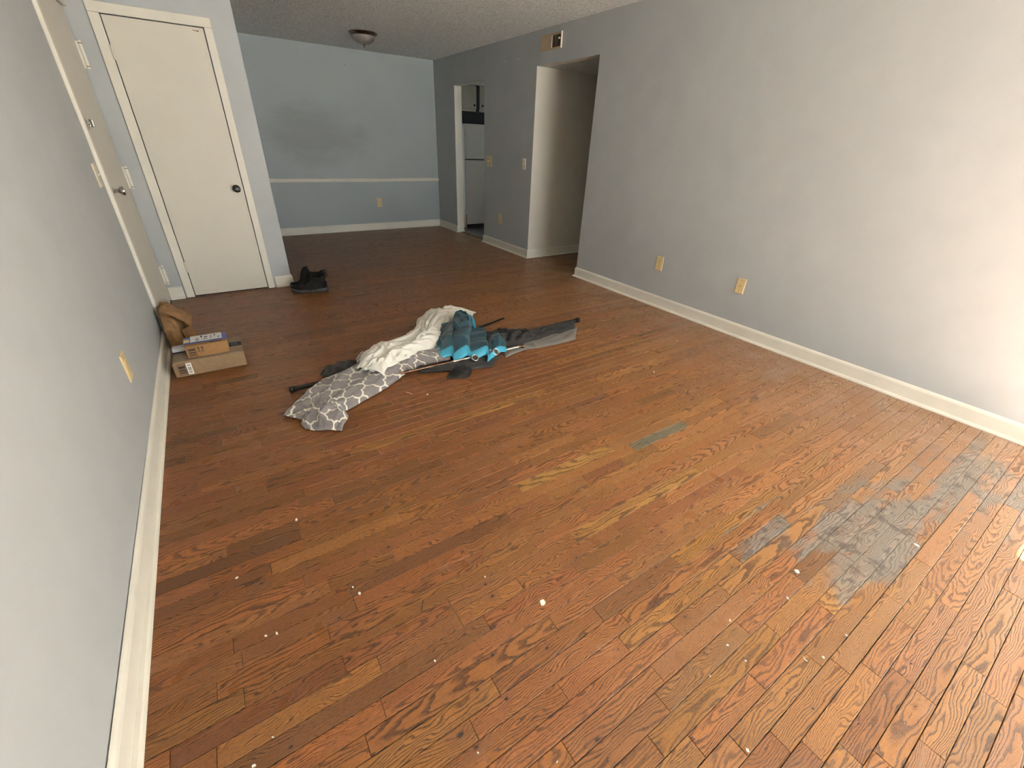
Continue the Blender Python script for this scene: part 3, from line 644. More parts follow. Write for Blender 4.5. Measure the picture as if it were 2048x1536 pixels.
# smaller box on top
B2 = (-0.346, -0.122, 3.090, 3.252, 0.1036, 0.180)
e2 = tag(empty('cardboard_box', (0, 0, 0)), 'smaller orange-brown cardboard box with two printed arrows on its side', 'box')
bx('body', *B2, M['card2'], e2, bevel=0.002)
bx('top_flap', B2[0], B2[1], B2[2]+0.003, B2[3], 0.1802, 0.1816, M['card2'], e2)
F2 = lambda u, v, d: (u, B2[2]-0.0003-d, v)
multi(e2, 'handling_print', boxstack(-0.336, -0.294, 0.107, 0.069), M['ink'], F2)
ar = []
rc = [(-0.288, -0.252, 0.1360, 0.1385)]
for c in (-0.280, -0.260): rc.append((c-0.002, c+0.002, 0.140, 0.162)); ar.append([(c-0.0068, 0.159), (c+0.0068, 0.159), (c, 0.174)])
multi(e2, 'up_arrows', rc, M['ink'], F2, ar)
bx('barcode_strip', -0.215, -0.150, 3.100, 3.112, 0.1817, 0.1822, M['ink'], e2)
bx('top_tab', -0.140, -0.130, 3.091, 3.094, 0.170, 0.178, M['ink'], e2)
# padded mailer on top
e3 = tag(empty('mailer', (0, 0, 0)), 'blue mailer with white address label on top of the boxes', 'package')
bm = bmesh.new()
nx, ny = 24, 8; mx0, mx1, my0, my1 = -0.352, -0.118, 3.128, 3.238
gr = [[bm.verts.new((mx0+(mx1-mx0)*i/nx, my0+(my1-my0)*j/ny, 0.1832+0.006*math.sin(math.pi*i/nx)**0.5*math.sin(math.pi*j/ny)**0.6 if 0 < i < nx and 0 < j < ny else 0.1832)) for j in range(ny+1)] for i in range(nx+1)]
for i in range(nx):
    for j in range(ny): bm.faces.new((gr[i][j], gr[i+1][j], gr[i+1][j+1], gr[i][j+1]))
bt = [bm.verts.new((x, y, 0.1825)) for x, y in ((mx0, my0), (mx0, my1), (mx1, my1), (mx1, my0))]; bm.faces.new(bt)
done('pouch', bm, M['blue'], e3, True)
lbm = bmesh.new(); g2 = [[lbm.verts.new((-0.314+0.170*i/10, 3.129+0.108*j/6, 0.1897+0.0006*math.sin(i))) for j in range(7)] for i in range(11)]
for i in range(10):
    for j in range(6): lbm.faces.new((g2[i][j], g2[i+1][j], g2[i+1][j+1], g2[i][j+1]))
lab = done('address_label', lbm, M['paper'], e3)
LF = lambda u, v, d: (u, v, 0.1905+d)
multi(lab, 'label_print', [(-0.286, -0.268, 3.140+i*0.006, 3.143+i*0.006) for i in range(8)]+[(-0.258, -0.250, 3.190, 3.222), (-0.240, -0.222, 3.186, 3.200), (-0.246, -0.222, 3.152, 3.160), (-0.205, -0.202, 3.15, 3.21), (-0.185, -0.180, 3.19, 3.22), (-0.165, -0.157, 3.152, 3.168)], M['ink'], LF)
bx('printed_patch', -0.349, -0.318, 3.138, 3.190, 0.1886, 0.1894, M['yellow'], e3)
# small white device box
e4 = tag(empty('small_box', (0, 0, 0)), 'small white and black box half hidden behind the orange-brown box', 'box')
bx('base', -0.427, -0.349, 3.205, 3.272, 0.1036, 0.112, M['blacktape'], e4, bevel=0.002)
bx('lid', -0.426, -0.350, 3.206, 3.271, 0.1122, 0.134, M['white_pl'], e4, bevel=0.003)
bm = bmesh.new()
for i in range(10):
    t0, t1 = math.radians(60+24*i), math.radians(60+24*(i+1))
    bm.faces.new([bm.verts.new((-0.362+r*math.cos(t), 3.236+r*1.3*math.sin(t), 0.1348)) for r, t in ((0.009, t0), (0.0115, t0), (0.0115, t1), (0.009, t1))])
done('ring_mark', bm, M['ink'], e4)

# ------------------------------------------------------------------ paper bag
e = tag(empty('paper_bag', (-0.40, 3.62, 0)), 'crumpled brown paper bag slumped against the wall behind the boxes', 'paper bag')
def nz(p, s, seed=0.0): return noise.noise(Vector((p[0]*s+seed, p[1]*s+seed*1.7, p[2]*s-seed)))
def loft(bm, rings, closed_ends=True):
    R_ = [[bm.verts.new(p) for p in r] for r in rings]; n = len(R_[0])
    for A, B in zip(R_, R_[1:]):
        for i in range(n): bm.faces.new((A[i], A[(i+1) % n], B[(i+1) % n], B[i]))
    if closed_ends: bm.faces.new(R_[0])
    return R_
def rrect(c, ax, ay, hx, hy, n=40, pw=0.22):
    out = []
    for i in range(n):
        t = 2*math.pi*i/n; cx, sx = math.cos(t), math.sin(t)
        out.append(c+ax*(hx*math.copysign(abs(cx)**pw if False else abs(cx)**0.45, cx))+ay*(hy*math.copysign(abs(sx)**0.45, sx)))
    return out
bm = bmesh.new(); rings = []
O_ = Vector((0, 0, 0))
# axis leans back to the wall; local coords around (-0.40,3.62,0)
ctr = [(-0.008, -0.015, 0.003, 0.060, 0.125), (-0.006, -0.012, 0.03, 0.064, 0.130), (-0.010, 0.00, 0.09, 0.066, 0.132), (-0.014, 0.02, 0.15, 0.068, 0.128), (-0.024, 0.04, 0.20, 0.066, 0.118), (-0.036, 0.065, 0.245, 0.052, 0.100), (-0.050, 0.085, 0.280, 0.034, 0.080)]
N_ = 26
for i in range(N_):
    t = i/(N_-1)*(len(ctr)-1); a_ = min(int(t), len(ctr)-2); f_ = t-a_
    c = [ctr[a_][k]*(1-f_)+ctr[a_+1][k]*f_ for k in range(5)]
    sk = math.radians(-18)
    ax = Vector((math.cos(sk), math.sin(sk), -0.18*c[2]/0.28)); ay = Vector((-math.sin(sk)*0.4, 1, 0))
    rg = rrect(Vector(c[:3]), ax, ay, c[3], c[4], 56)
    o2 = []
    for p in rg:
        d = Vector((p.x-c[0], p.y-c[1], 0)); d.normalize()
        amp = 0.020*min(1, c[2]/0.06)
        cr = abs(nz(p, 13, 3.1))*1.6-0.35+abs(nz(p, 29, 9.0))*0.7-0.2
        q = p+d*amp*cr; q.x = max(q.x, XL+0.400+0.034); q.z = max(q.z, 0.002); o2.append(q)
    rings.append(o2)
R_ = loft(bm, rings)
# mouth: inner lip going back down inside
inner = [[p*0.86+Vector((ctr[-1][0], ctr[-1][1], ctr[-1][2]))*0.14+Vector((0, 0, -0.02-0.05*j)) for p in rings[-1]] for j in range(3)]
R2 = [[bm.verts.new(p) for p in r] for r in inner]
prev = R_[-1]
for Rr in R2:
    for i in range(len(prev)): bm.faces.new((prev[i], prev[(i+1) % len(prev)], Rr[(i+1) % len(prev)], Rr[i]))
    prev = Rr
bm.faces.new(prev)
done('bag_body', bm, M['kraft'], e, True, ang=28)
# folded-over top hanging on the room side
bm = bmesh.new(); nu, nv = 30, 16; G = []
for i in range(nu+1):
    s = i/nu; row = []
    for j in range(nv+1):
        t = j/nv
        # from the wall edge (top) over and down to the room side
        x = -0.070+0.165*t; y = -0.10+0.235*s-0.05*t+0.03*t*t
        z = 0.292+0.018*math.sin(t*3.0)-0.125*t**1.5-0.03*abs(s-0.5)*2*(1-t)
        p = Vector((x, y, z)); p += Vector((0.3, -0.5, 0.8))*0.016*(abs(nz(p, 15, 5))*2-0.5)
        p.x = max(p.x, XL+0.4+0.006); row.append(bm.verts.new(p))
    G.append(row)
for i in range(nu):
    for j in range(nv): bm.faces.new((G[i][j], G[i+1][j], G[i+1][j+1], G[i][j+1]))
o = done('top_flap', bm, M['kraft'], e, True, ang=25); o.modifiers.new('thick', 'SOLIDIFY').thickness = 0.0012
# torn front sheet with two square punches
bm = bmesh.new(); G = []
for i in range(19):
    row = []
    for j in range(13):
        s, t = i/18, j/12
        x = 0.030+0.055*s+0.025*(1-t); y = -0.150+0.13*s; z = 0.014+0.15*t-0.02*s
        p = Vector((x, y, z)); p += Vector((0.5, -0.6, 0.2))*0.014*(abs(nz(p, 21, 2))*2-0.4); row.append(bm.verts.new(p))
    G.append(row)
for i in range(18):
    for j in range(12): bm.faces.new((G[i][j], G[i+1][j], G[i+1][j+1], G[i][j+1]))
o = done('torn_side', bm, M['kraft'], e, True, ang=22); o.modifiers.new('thick', 'SOLIDIFY').thickness = 0.0012
for k_, (i, j) in enumerate(((6, 4), (11, 5))):
    pass

# ------------------------------------------------------------------ boots
def make_boot(loc, rz, label):
    """toe along +X from heel at 0, length 0.30"""
    e = tag(empty('hiking_boot', loc, rz), label, 'boot', 'pair of black hiking boots by the closet corner')
    e.scale = (1.10, 1.10, 1.10)
    def outline(x):                       # half width of the sole at x
        t = x/0.30
        w = 0.036+0.016*math.sin(min(1, t/0.75)*math.pi/2)**2
        if t > 0.72: w *= math.sqrt(max(0, 1-((t-0.72)/0.285)**2))
        if t < 0.10: w *= math.sqrt(max(0.0, 1-((0.10-t)/0.105)**2))
        if 0.25 < t < 0.55: w *= 1-0.10*math.sin((t-0.25)/0.3*math.pi)
        return max(w, 0.002)
    def solemesh(name, z0f, z1f, mat, grow):
        bm = bmesh.new(); n = 36; lo, up = [], []
        xs_ = [0.30*(1-math.cos(math.pi*i/n))/2 for i in range(n+1)]
        ring = [(x, outline(x)) for x in xs_]+[(x, -outline(x)) for x in reversed(xs_)]
        A = [bm.verts.new((0.15+(x-0.15)*grow, y*grow, z0f(x))) for x, y in ring]; B = [bm.verts.new((0.15+(x-0.15)*grow, y*grow, z1f(x))) for x, y in ring]
        m = len(ring)
        for i in range(m): bm.faces.new((A[i], A[(i+1) % m], B[(i+1) % m], B[i]))
        bmesh.ops.triangulate(bm, faces=[bm.faces.new(list(reversed(A))), bm.faces.new(B)])
        return done(name, bm, mat, e, True)
    toe = lambda x: 0.018*max(0, (x-0.21)/0.09)**2
    solemesh('outsole', lambda x: 0.0+toe(x)+(0.004 if 0.10 < x < 0.14 else 0), lambda x: 0.014+toe(x), M['boot_out'], 1.02)
    solemesh('midsole', lambda x: 0.0141+toe(x), lambda x: 0.030+0.010*max(0, 1-x/0.12)+toe(x)*0.9, M['boot_sole'], 1.035)
    # upper: lofted rings around vertical-ish stations from the sole up to the collar
    bm = bmesh.new(); rings = []
    def foot_top(x):                      # top-line height of the closed foot at x
        return 0.062+toe(x)*0.5 if x > 0.24 else 0
    st = []
    nlev = 16; nseg = 48
    for k in range(nlev):
        t = k/(nlev-1); z = 0.024+t*0.122
        # back x and front x of the section at this height
        xb = 0.004+0.010*math.sin(t*math.pi)-0.004*t
        xf = 0.297-0.012*t if z < 0.050 else 0.297-0.012*t-0.132*min(1, (z-0.050)/0.060)**0.62-0.012*t
        wmax = 0.052*(1-0.16*t)
        rg = []
        for i in range(nseg):
            th = 2*math.pi*i/nseg; cx = (xb+xf)/2; hx = (xf-xb)/2
            x = cx+hx*math.copysign(abs(math.cos(th))**0.75, math.cos(th))
            base_w = outline(min(0.299, max(0.001, x)))*1.0
            y = math.sin(th)
            y = math.copysign(abs(y)**0.75, y)*min(wmax, base_w*1.04)*(1-0.25*t*max(0, (x-cx)/hx))
            zz = z+toe(x)*(1-t)-0.016*t*math.sin(math.pi*max(0, min(1, (x-xb)/(xf-xb))))+0.012*t*(1 if x < xb+0.03 else 0)*0.4
            p = Vector((x, y, zz)); p += Vector((0, math.copysign(1, y) if abs(y) > 1e-3 else 0, 0.3))*0.004*noise.noise(p*34)
            rg.append(p)
        rings.append(rg)
    R_ = [[bm.verts.new(p) for p in r] for r in rings]
    for A, B in zip(R_, R_[1:]):
        for i in range(nseg): bm.faces.new((A[i], A[(i+1) % nseg], B[(i+1) % nseg], B[i]))
    # collar padding rolled inwards, then down inside
    prev = R_[-1]
    for sc, dz in ((0.93, 0.006), (0.84, 0.0), (0.78, -0.03), (0.76, -0.08)):
        c = Vector((sum(p.x for p in rings[-1])/nseg, 0, 0)); nr = [bm.verts.new((c.x+(p.x-c.x)*sc, p.y*sc, p.z+dz)) for p in rings[-1]]
        for i in range(nseg): bm.faces.new((prev[i], prev[(i+1) % nseg], nr[(i+1) % nseg], nr[i]))
        prev = nr
    bm.faces.new(prev); done('upper', bm, M['boot'], e, True, ang=60)
    # toe cap
    # tongue
    bm = bmesh.new(); G = []
    for i in range(13):
        t = i/12; row = []
        for j in range(7):
            s = (j-3)/3; x = 0.216-0.085*t+0.022*math.sin(t*2.6)+0.030*t*t; z = 0.066+0.125*t; y = s*(0.034+0.006*t)
            row.append(bm.verts.new((x-0.032*s*s, y, z)))
        G.append(row)
    for i in range(12):
        for j in range(6): bm.faces.new((G[i][j], G[i+1][j], G[i+1][j+1], G[i][j+1]))
    o = done('tongue', bm, M['boot2'], e, True); o.modifiers.new('thick', 'SOLIDIFY').thickness = 0.018
    # laces criss-crossing the throat
    for k in range(5):
        t = k/4; x = 0.222-0.068*t; z = 0.076+0.062*t
        bm = bmesh.new(); tube(bm, [(x-0.012, -0.030, z-0.012), (x+0.006, -0.012, z+0.002), (x+0.003, 0.012, z+0.006), (x-0.020, 0.030, z+0.000)], 0.0028, 6); done('lace', bm, M['lace'], e, True)
        for sy in (-1, 1):
            bm = bmesh.new(); lathe(bm, [(0, 0), (0.005, 0), (0.004, 0.003), (0, 0.003)], 10, Matrix.Translation((x-0.012, sy*0.036, z-0.012)) @ Matrix.Rotation(math.radians(-90*sy), 4, 'X')); done('eyelet', bm, M['chrome'], e)
    bm = bmesh.new(); tube(bm, [(0.006, 0, 0.128)]+[(-0.004-0.010*math.sin(math.pi*i/8), 0, 0.132+0.030*i/8) for i in range(9)]+[(0.010, 0, 0.158)], 0.0035, 6); done('heel_loop', bm, M['boot2'], e, True)
    # heel counter band
    bm = bmesh.new(); G = []
    for i in range(17):
        a_ = math.radians(118+124*i/16); row = []
        for j in range(5):
            z = 0.036+0.05*j/4; row.append(bm.verts.new((0.046+0.0445*math.cos(a_), 0.0425*math.sin(a_), z)))
        G.append(row)
    for i in range(16):
        for j in range(4): bm.faces.new((G[i][j], G[i+1][j], G[i+1][j+1], G[i][j+1]))
    o = done('heel_counter', bm, M['boot2'], e, True); o.modifiers.new('thick', 'SOLIDIFY').thickness = 0.004
    return e
make_boot((0.785, 4.470, 0.0), math.radians(163), 'black hiking boot standing in front, its laces facing the room')
make_boot((0.800, 4.605, 0.0), math.radians(166), 'black hiking boot standing half hidden behind its mate')

# ------------------------------------------------------------------ curtain rods
def along(p, q, t): return Vector(p)*(1-t)+Vector(q)*t
RA, RB = Vector((0.165, 2.535, 0.020)), Vector((2.430, 2.600, 0.024))
def finial_knob(e, p, d, mat, sc=1.0, name='finial'):
    q = d.to_track_quat('Z', 'Y').to_matrix().to_4x4(); bm = bmesh.new()
    lathe(bm, [(0, -0.014*sc), (0.013*sc, -0.014*sc), (0.015*sc, -0.010*sc), (0.012*sc, -0.006*sc), (0.012*sc, 0.0), (0.018*sc, 0.002*sc), (0.018*sc, 0.008*sc), (0.013*sc, 0.011*sc), (0.019*sc, 0.018*sc), (0.022*sc, 0.026*sc), (0.019*sc, 0.034*sc), (0.012*sc, 0.038*sc), (0.006*sc, 0.040*sc), (0, 0.0405*sc)], 24, Matrix.Translation(p) @ q)
    done(name, bm, mat, e, True, ang=45)
dR = (RB-RA).normalized()
e = tag(empty('curtain_rod', RA.lerp(RB, 0.5)), 'long black curtain rod with knob finials running through the pile', 'curtain rod'); ofs = RA.lerp(RB, 0.5)
bm = bmesh.new(); tube(bm, [RA-ofs, RA.lerp(RB, 0.52)-ofs], 0.0125, 16); done('outer_tube', bm, M['rodblk'], e, True)
bm = bmesh.new(); tube(bm, [RA.lerp(RB, 0.50)-ofs, RB-ofs], 0.0105, 16); done('inner_tube', bm, M['rodblk'], e, True)
finial_knob(e, RA-ofs, -dR, M['rodblk'], 1.0); finial_knob(e, RB-ofs, dR, M['rodblk'], 1.0)
# thin nickel rod with ball end
NA, NB = fl(826, 741, 0.030), fl(1040, 693, 0.030); dN = (NB-NA).normalized(); NA = NA-dN*0.10
e = tag(empty('curtain_rod', NA.lerp(NB, 0.5)), 'thin brushed nickel curtain rod with a bronze ball end', 'curtain rod'); ofs = NA.lerp(NB, 0.5)
bm = bmesh.new(); tube(bm, [NA-ofs, NA.lerp(NB, 0.42)-ofs], 0.0085, 14); done('outer_tube', bm, M['rodball'], e, True)
bm = bmesh.new(); tube(bm, [NA.lerp(NB, 0.40)-ofs, NB-ofs], 0.0068, 14); done('inner_tube', bm, M['rodsil'], e, True)
bm = bmesh.new(); tube(bm, [NA.lerp(NB, 0.415)-ofs, NA.lerp(NB, 0.428)-ofs], 0.0098, 14); done('joint_collar', bm, M['rodsil'], e, True)
q = dN.to_track_quat('Z', 'Y').to_matrix().to_4x4(); bm = bmesh.new()
lathe(bm, [(0, -0.012), (0.010, -0.012), (0.011, -0.004), (0.007, 0.0), (0.008, 0.006), (0.015, 0.011), (0.0185, 0.020), (0.0175, 0.029), (0.011, 0.036), (0, 0.038)], 24, Matrix.Translation(NB-ofs) @ q); done('ball_finial', bm, M['rodball'], e, True)
# pair of very thin dark rods sticking out behind the teal curtain
for k_, off in enumerate((0.0, 0.014)):
    A = fl(928, 668, 0.055)+Vector((0.0, off, 0)); B = fl(1008, 637, 0.010)+Vector((0.0, off, 0))
    B = A+(B-A)*1.0
    m_ = A.lerp(B, 0.5); e = tag(empty('thin_rod', m_), 'thin dark metal rod poking out of the teal curtain', 'rod', 'two thin rods lying side by side')
    bm = bmesh.new(); tube(bm, [A-m_-(B-A)*0.35, B-m_], 0.0042, 10); done('tube', bm, M['rodblk'], e, True)
    bm = bmesh.new(); tube(bm, [B-m_-(B-A).normalized()*0.006, B-m_+(B-A).normalized()*0.001], 0.0048, 10); done('end_cap', bm, M['slot'], e, True)

# ------------------------------------------------------------------ fabrics
def fabric(name, fn, rough=0.85, sheen=0.3, weave=900, alpha=None, trans=0.0, spec=0.2):
    a = NT(name); uv = a.attr('cloth_uv'); col = fn(a, uv)
    a.set(col=col, rough=rough, sheen=sheen, spec=spec)
    if alpha is not None: a.set(alpha=alpha)
    if trans: a.b.inputs['Subsurface Weight'].default_value = 0
    u, v, _ = a.sep(uv)
    h = a.mth('ADD', a.mth('SINE', a.mth('MULTIPLY', u, weave*2)), a.mth('SINE', a.mth('MULTIPLY', v, weave*2)))
    wr = a.noise(uv, 24, 3)
    a.bump(a.mth('ADD', a.mth('MULTIPLY', h, 0.05), wr), 0.003, 0.6)
    return a.m
def trellis(a, uv):
    u, v, _ = a.sep(uv); wv = a.noise(uv, 30, 2)
    p_ = 0.105
    A_ = a.mth('DIVIDE', a.mth('ADD', a.mth('MULTIPLY', u, 0.80), v), p_*1.28); B_ = a.mth('DIVIDE', a.mth('SUBTRACT', a.mth('MULTIPLY', u, 0.80), v), p_*1.28)
    sn = lambda t, k: a.mth('SINE', a.mth('MULTIPLY', t, k*math.pi)); cs = lambda t: a.mth('COSINE', a.mth('MULTIPLY', t, math.pi))
    def fam(P_, Q_):
        wig = a.mth('ADD', a.mth('MULTIPLY', sn(Q_, 1), 0.085), a.mth('ADD', a.mth('MULTIPLY', sn(Q_, 3), 0.075), a.mth('MULTIPLY', sn(Q_, 7), 0.028)))
        q = a.mth('ADD', P_, a.mth('MULTIPLY', wig, cs(P_)))
        return a.mth('ABSOLUTE', a.mth('SUBTRACT', a.mth('FRACT', a.mth('ADD', q, 0.5)), 0.5))
    f = a.mth('MINIMUM', fam(A_, B_), fam(B_, A_))
    ln = a.ramp(f, 0.068, 0.044)
    fl_ = a.noise(uv, 420, 2)
    base_ = a.mix(fl_, (0.165, 0.150, 0.150), (0.26, 0.24, 0.24))
    base_ = a.mix(1.0, base_, a.xyz(a.ramp(wv, .3, .7, .9, 1.08), a.ramp(wv, .3, .7, .9, 1.08), a.ramp(wv, .3, .7, .9, 1.08)), 'MULTIPLY')
    return a.mix(ln, base_, (0.72, 0.69, 0.58))
M['trellis'] = fabric('grey_trellis_fabric', trellis)
M['sheer'] = fabric('ivory_sheer', lambda a, uv: a.mix(a.noise(uv, 9, 3), (0.80, 0.80, 0.74), (0.68, 0.67, 0.58)), rough=0.8, sheen=0.2)
def teal_col(a, uv):
    u, v, w_ = a.sep(uv); n = a.noise(uv, 14, 2)
    c = a.mix(n, (0.0035, 0.030, 0.046), (0.009, 0.065, 0.098))
    return a.mix(w_, c, (0.035, 0.30, 0.45))
M['teal'] = fabric('teal_satin', teal_col, rough=0.33, sheen=0.15, weave=1200, spec=0.5)
M['blacksheer'] = fabric('charcoal_sheer', lambda a, uv: a.mix(a.noise(uv, 10, 3), (0.009, 0.0085, 0.0085), (0.030, 0.028, 0.027)), rough=0.5, sheen=0.12, alpha=None)
M['greysheer'] = fabric('grey_sheer_panel', lambda a, uv: a.mix(a.noise(uv, 8, 3), (0.11, 0.10, 0.09), (0.19, 0.17, 0.15)), rough=0.6, sheen=0.15)

def crom(P_, t):
    n = len(P_)-1; x = t*n; i = min(int(x), n-1); f = x-i
    p0, p1, p2, p3 = P_[max(i-1, 0)], P_[i], P_[i+1], P_[min(i+2, n)]
    return 0.5*((2*p1)+(p2-p0)*f+(2*p0-5*p1+4*p2-p3)*f*f+(3*p1-p0-3*p2+p3)*f**3)
def ridged(p, oct_=3):
    s, a_, fr = 0, 0.5, 1.0
    for _ in range(oct_):
        s += a_*(1-abs(noise.noise(p*fr))*2); a_ *= 0.5; fr *= 2.03
    return s
def cloth(name, ribs, nS, nT, mat, parent, amp, fs, ft, seed, z0=0.004, dome=0.5, skew=0.0, gath=1.0, edge=0.0, hem=None, thick=0.0018, twist=0.5, sharp=1.0, centre=None, pleat=None):
    """ribs: [(left point, right point, height)] down the length of the cloth (world xy). amp: fold height."""
    Ls = [Vector((*r[0][:2], 0)) for r in ribs]; Rs = [Vector((*r[1][:2], 0)) for r in ribs]; Hs = [Vector((r[2], 0, 0)) for r in ribs]
    bm = bmesh.new(); lay = bm.loops.layers.float_vector.new('cloth_uv'); G = []; UV = {}
    arc = 0; prev = None
    c0 = Vector(centre) if centre else Vector((0, 0, 0))
    for i in range(nS+1):
        s = i/nS; L_, R_, h = crom(Ls, s), crom(Rs, s), max(0.0, crom(Hs, s).x); m = (L_+R_)/2
        if prev is not None: arc += (m-prev).length
        prev = m; row = []; wd = (R_-L_).length; nrm = (R_-L_).normalized()
        for j in range(nT+1):
            t = j/nT; p = L_.lerp(R_, t)
            q = Vector((s*fs+skew*t, t*ft+seed, seed*2.3))
            warp = Vector((noise.noise(q*0.7+Vector((5, 1, 0))), noise.noise(q*0.7+Vector((1, 7, 0))), 0))*twist
            f = ridged(q+warp, 3); f = max(0.0, f*1.25-0.1)**sharp
            ed = min(1.0, min(t, 1-t)*8+edge)*min(1.0, min(s, 1-s)*10+edge)
            prof = (math.sin(math.pi*t)**dome if 0 < t < 1 else 0)
            z = z0+h*prof+amp*f*(0.25+0.75*ed)
            # folds lean over sideways a little
            g2 = noise.noise(q*1.0+Vector((31, 3, 9)))
            p = p+nrm*(0.30*amp*g2)+Vector((noise.noise(q*1.3+Vector((8, 8, 2))), noise.noise(q*1.3+Vector((2, 4, 8))), 0))*amp*0.45
            if pleat:
                n_, hp, push, ep = pleat
                ph = s*n_+0.35*noise.noise(Vector((s*3, t*2.2, seed)))+0.22*t*noise.noise(Vector((s*6, t*3, seed+4)))
                tr = abs(2*(ph-math.floor(ph))-1); tr = tr*tr*(3-2*tr)*0.5+tr*0.5
                ld = Vector((-nrm.y, nrm.x, 0))
                z += hp*tr*(0.35+0.65*math.sin(math.pi*min(1, t*0.8+0.15)))*(0.8+0.5*noise.noise(Vector((s*5, t*2, seed+9))))
                p = p+ld*(push*math.sin(2*math.pi*ph+1.2))+nrm*(ep*(0.5-tr)*t*t)
            v = bm.verts.new((p.x-c0.x, p.y-c0.y, z-c0.z)); row.append(v)
            UV[v] = (arc*gath, (t-0.5)*wd*gath, hem(s, t) if hem else 0.0)
        G.append(row)
    for i in range(nS):
        for j in range(nT):
            f = bm.faces.new((G[i][j], G[i+1][j], G[i+1][j+1], G[i][j+1])); f.smooth = True
            for lp in f.loops: lp[lay] = UV[lp.vert]
    bmesh.ops.recalc_face_normals(bm, faces=bm.faces)
    me = bpy.data.meshes.new(name); bm.to_mesh(me); bm.free(); me.materials.append(mat)
    o = link(name, me, parent)
    if parent is None and centre: o.location = c0
    if thick:
        so_ = o.modifiers.new('thick', 'SOLIDIFY'); so_.thickness = thick; so_.offset = 1
    return o
def F(u, v, z=0.0): return fl(u, v, z)
from mathutils.bvhtree import BVHTree
def onto(o, c0, u, v, z):
    """where the cloth o lies under a floor spot u,v: straight drop onto its surface, in the parent's frame"""
    me = o.data; bt = BVHTree.FromPolygons([vv.co for vv in me.vertices], [p.vertices for p in me.polygons])
    g = fl(u, v, z)-Vector(c0); d = (g-(Vector((0, 0, CAMH))-Vector(c0))).normalized()
    h = bt.ray_cast(Vector((0, 0, CAMH))-Vector(c0), d)
    if h[0] is None:
        h = bt.find_nearest(g)
    n = h[1] if h[1].dot(d) < 0 else -h[1]
    return h[0], n

# charcoal curtain threaded on the long rod
cc = RA.lerp(RB, 0.75); e = tag(empty('charcoal_curtain', (cc.x, cc.y, 0)), 'charcoal sheer curtain gathered on the long black rod', 'curtain'); C0 = (cc.x, cc.y, 0)
def kid(o): return o
bm = bmesh.new(); lay = bm.loops.layers.float_vector.new('cloth_uv'); rings = []; nR = 170
for i in range(nR+1):                                    # ruched rod pocket
    t = i/nR; c = RA.lerp(RB, 0.60+0.385*t)
    rr = 0.0165+0.0035*math.sin(i*1.9)+0.003*noise.noise(Vector((i*0.31, 0, 4)))
    rings.append([c+Vector((0.004*noise.noise(Vector((i*0.4, k*0.7, 2))), math.cos(2*math.pi*k/14)*rr, math.sin(2*math.pi*k/14)*rr*0.9)) for k in range(14)])
R_ = [[bm.verts.new(p-Vector(C0)) for p in r] for r in rings]
for A, B in zip(R_, R_[1:]):
    for k in range(14): bm.faces.new((A[k], A[(k+1) % 14], B[(k+1) % 14], B[k]))
done('rod_pocket', bm, M['blacksheer'], e, True, ang=0)
cloth('lower_panel', [(F(1155, 655), F(1151, 679), 0.010), (F(1110, 668), F(1120, 688), 0.012), (F(1070, 682), F(1075, 697), 0.012), (F(1035, 694), F(1045, 703), 0.010), (F(1005, 700), F(1010, 716), 0.006)], 60, 20, M['greysheer'], e, 0.012, 5, 2.0, 1.5, z0=0.003, centre=C0)
cloth('upper_folds', [(F(1150, 647), F(1150, 662), 0.004), (F(1100, 657), F(1102, 674), 0.008), (F(1062, 664), F(1062, 690), 0.022), (F(1025, 666), F(1015, 700), 0.040), (F(985, 668), F(985, 712), 0.045), (F(940, 680), F(950, 722), 0.030)], 80, 30, M['blacksheer'], e, 0.040, 9, 3.0, 8.2, z0=0.004, centre=C0, twist=0.9)
cloth('lower_folds', [(F(1005, 712), F(985, 735), 0.006), (F(940, 722), F(930, 742), 0.02), (F(880, 735), F(885, 745), 0.02), (F(830, 735), F(838, 748), 0.01)], 50, 18, M['blacksheer'], e, 0.016, 5, 2.0, 4.4, z0=0.003, centre=C0)
cloth('left_fold', [(F(640, 752), F(655, 757), 0.006), (F(655, 734), F(700, 752), 0.018), (F(685, 729), F(735, 742), 0.024), (F(730, 722), F(800, 735), 0.02)], 44, 20, M['blacksheer'], e, 0.022, 3, 1.5, 12.0, z0=0.003, centre=C0, sharp=0.8)
cloth('corner_flap', [(F(908, 734), F(945, 732), 0.012), (F(902, 742), F(945, 741), 0.016), (F(896, 752), F(940, 752), 0.012), (F(893, 759), F(932, 759), 0.003)], 26, 22, plain('black_sateen', (0.012, 0.011, 0.011), 0.32, var=0.1), e, 0.014, 1.6, 1.6, 20.0, z0=0.003, centre=C0)

# grey trellis curtain
g0 = F(730, 770); C0 = (g0.x, g0.y, 0)
e = tag(empty('trellis_curtain', C0), 'grey curtain with cream trellis pattern lying across the rod', 'curtain')
cloth('main_panel', [(F(868, 700), F(902, 722), 0.030), (F(815, 712), F(872, 728), 0.045), (F(760, 716), F(838, 738), 0.050), (F(715, 735), F(815, 748), 0.050), (F(680, 752), F(775, 777), 0.045), (F(645, 764), F(735, 800), 0.040), (F(618, 786), F(698, 822), 0.035), (F(598, 815), F(676, 828), 0.026)], 110, 54, M['trellis'], e, 0.020, 3.0, 3.2, 3.0, z0=0.006, dome=0.4, gath=1.15, centre=C0, twist=0.6)
cloth('left_lobe', [(F(640, 770), F(672, 800), 0.030), (F(612, 792), F(650, 816), 0.032), (F(588, 816), F(632, 832), 0.024), (F(567, 834), F(604, 843), 0.006)], 46, 30, M['trellis'], e, 0.024, 2.0, 2.2, 6.0, z0=0.005, dome=0.5, gath=1.15, centre=C0)
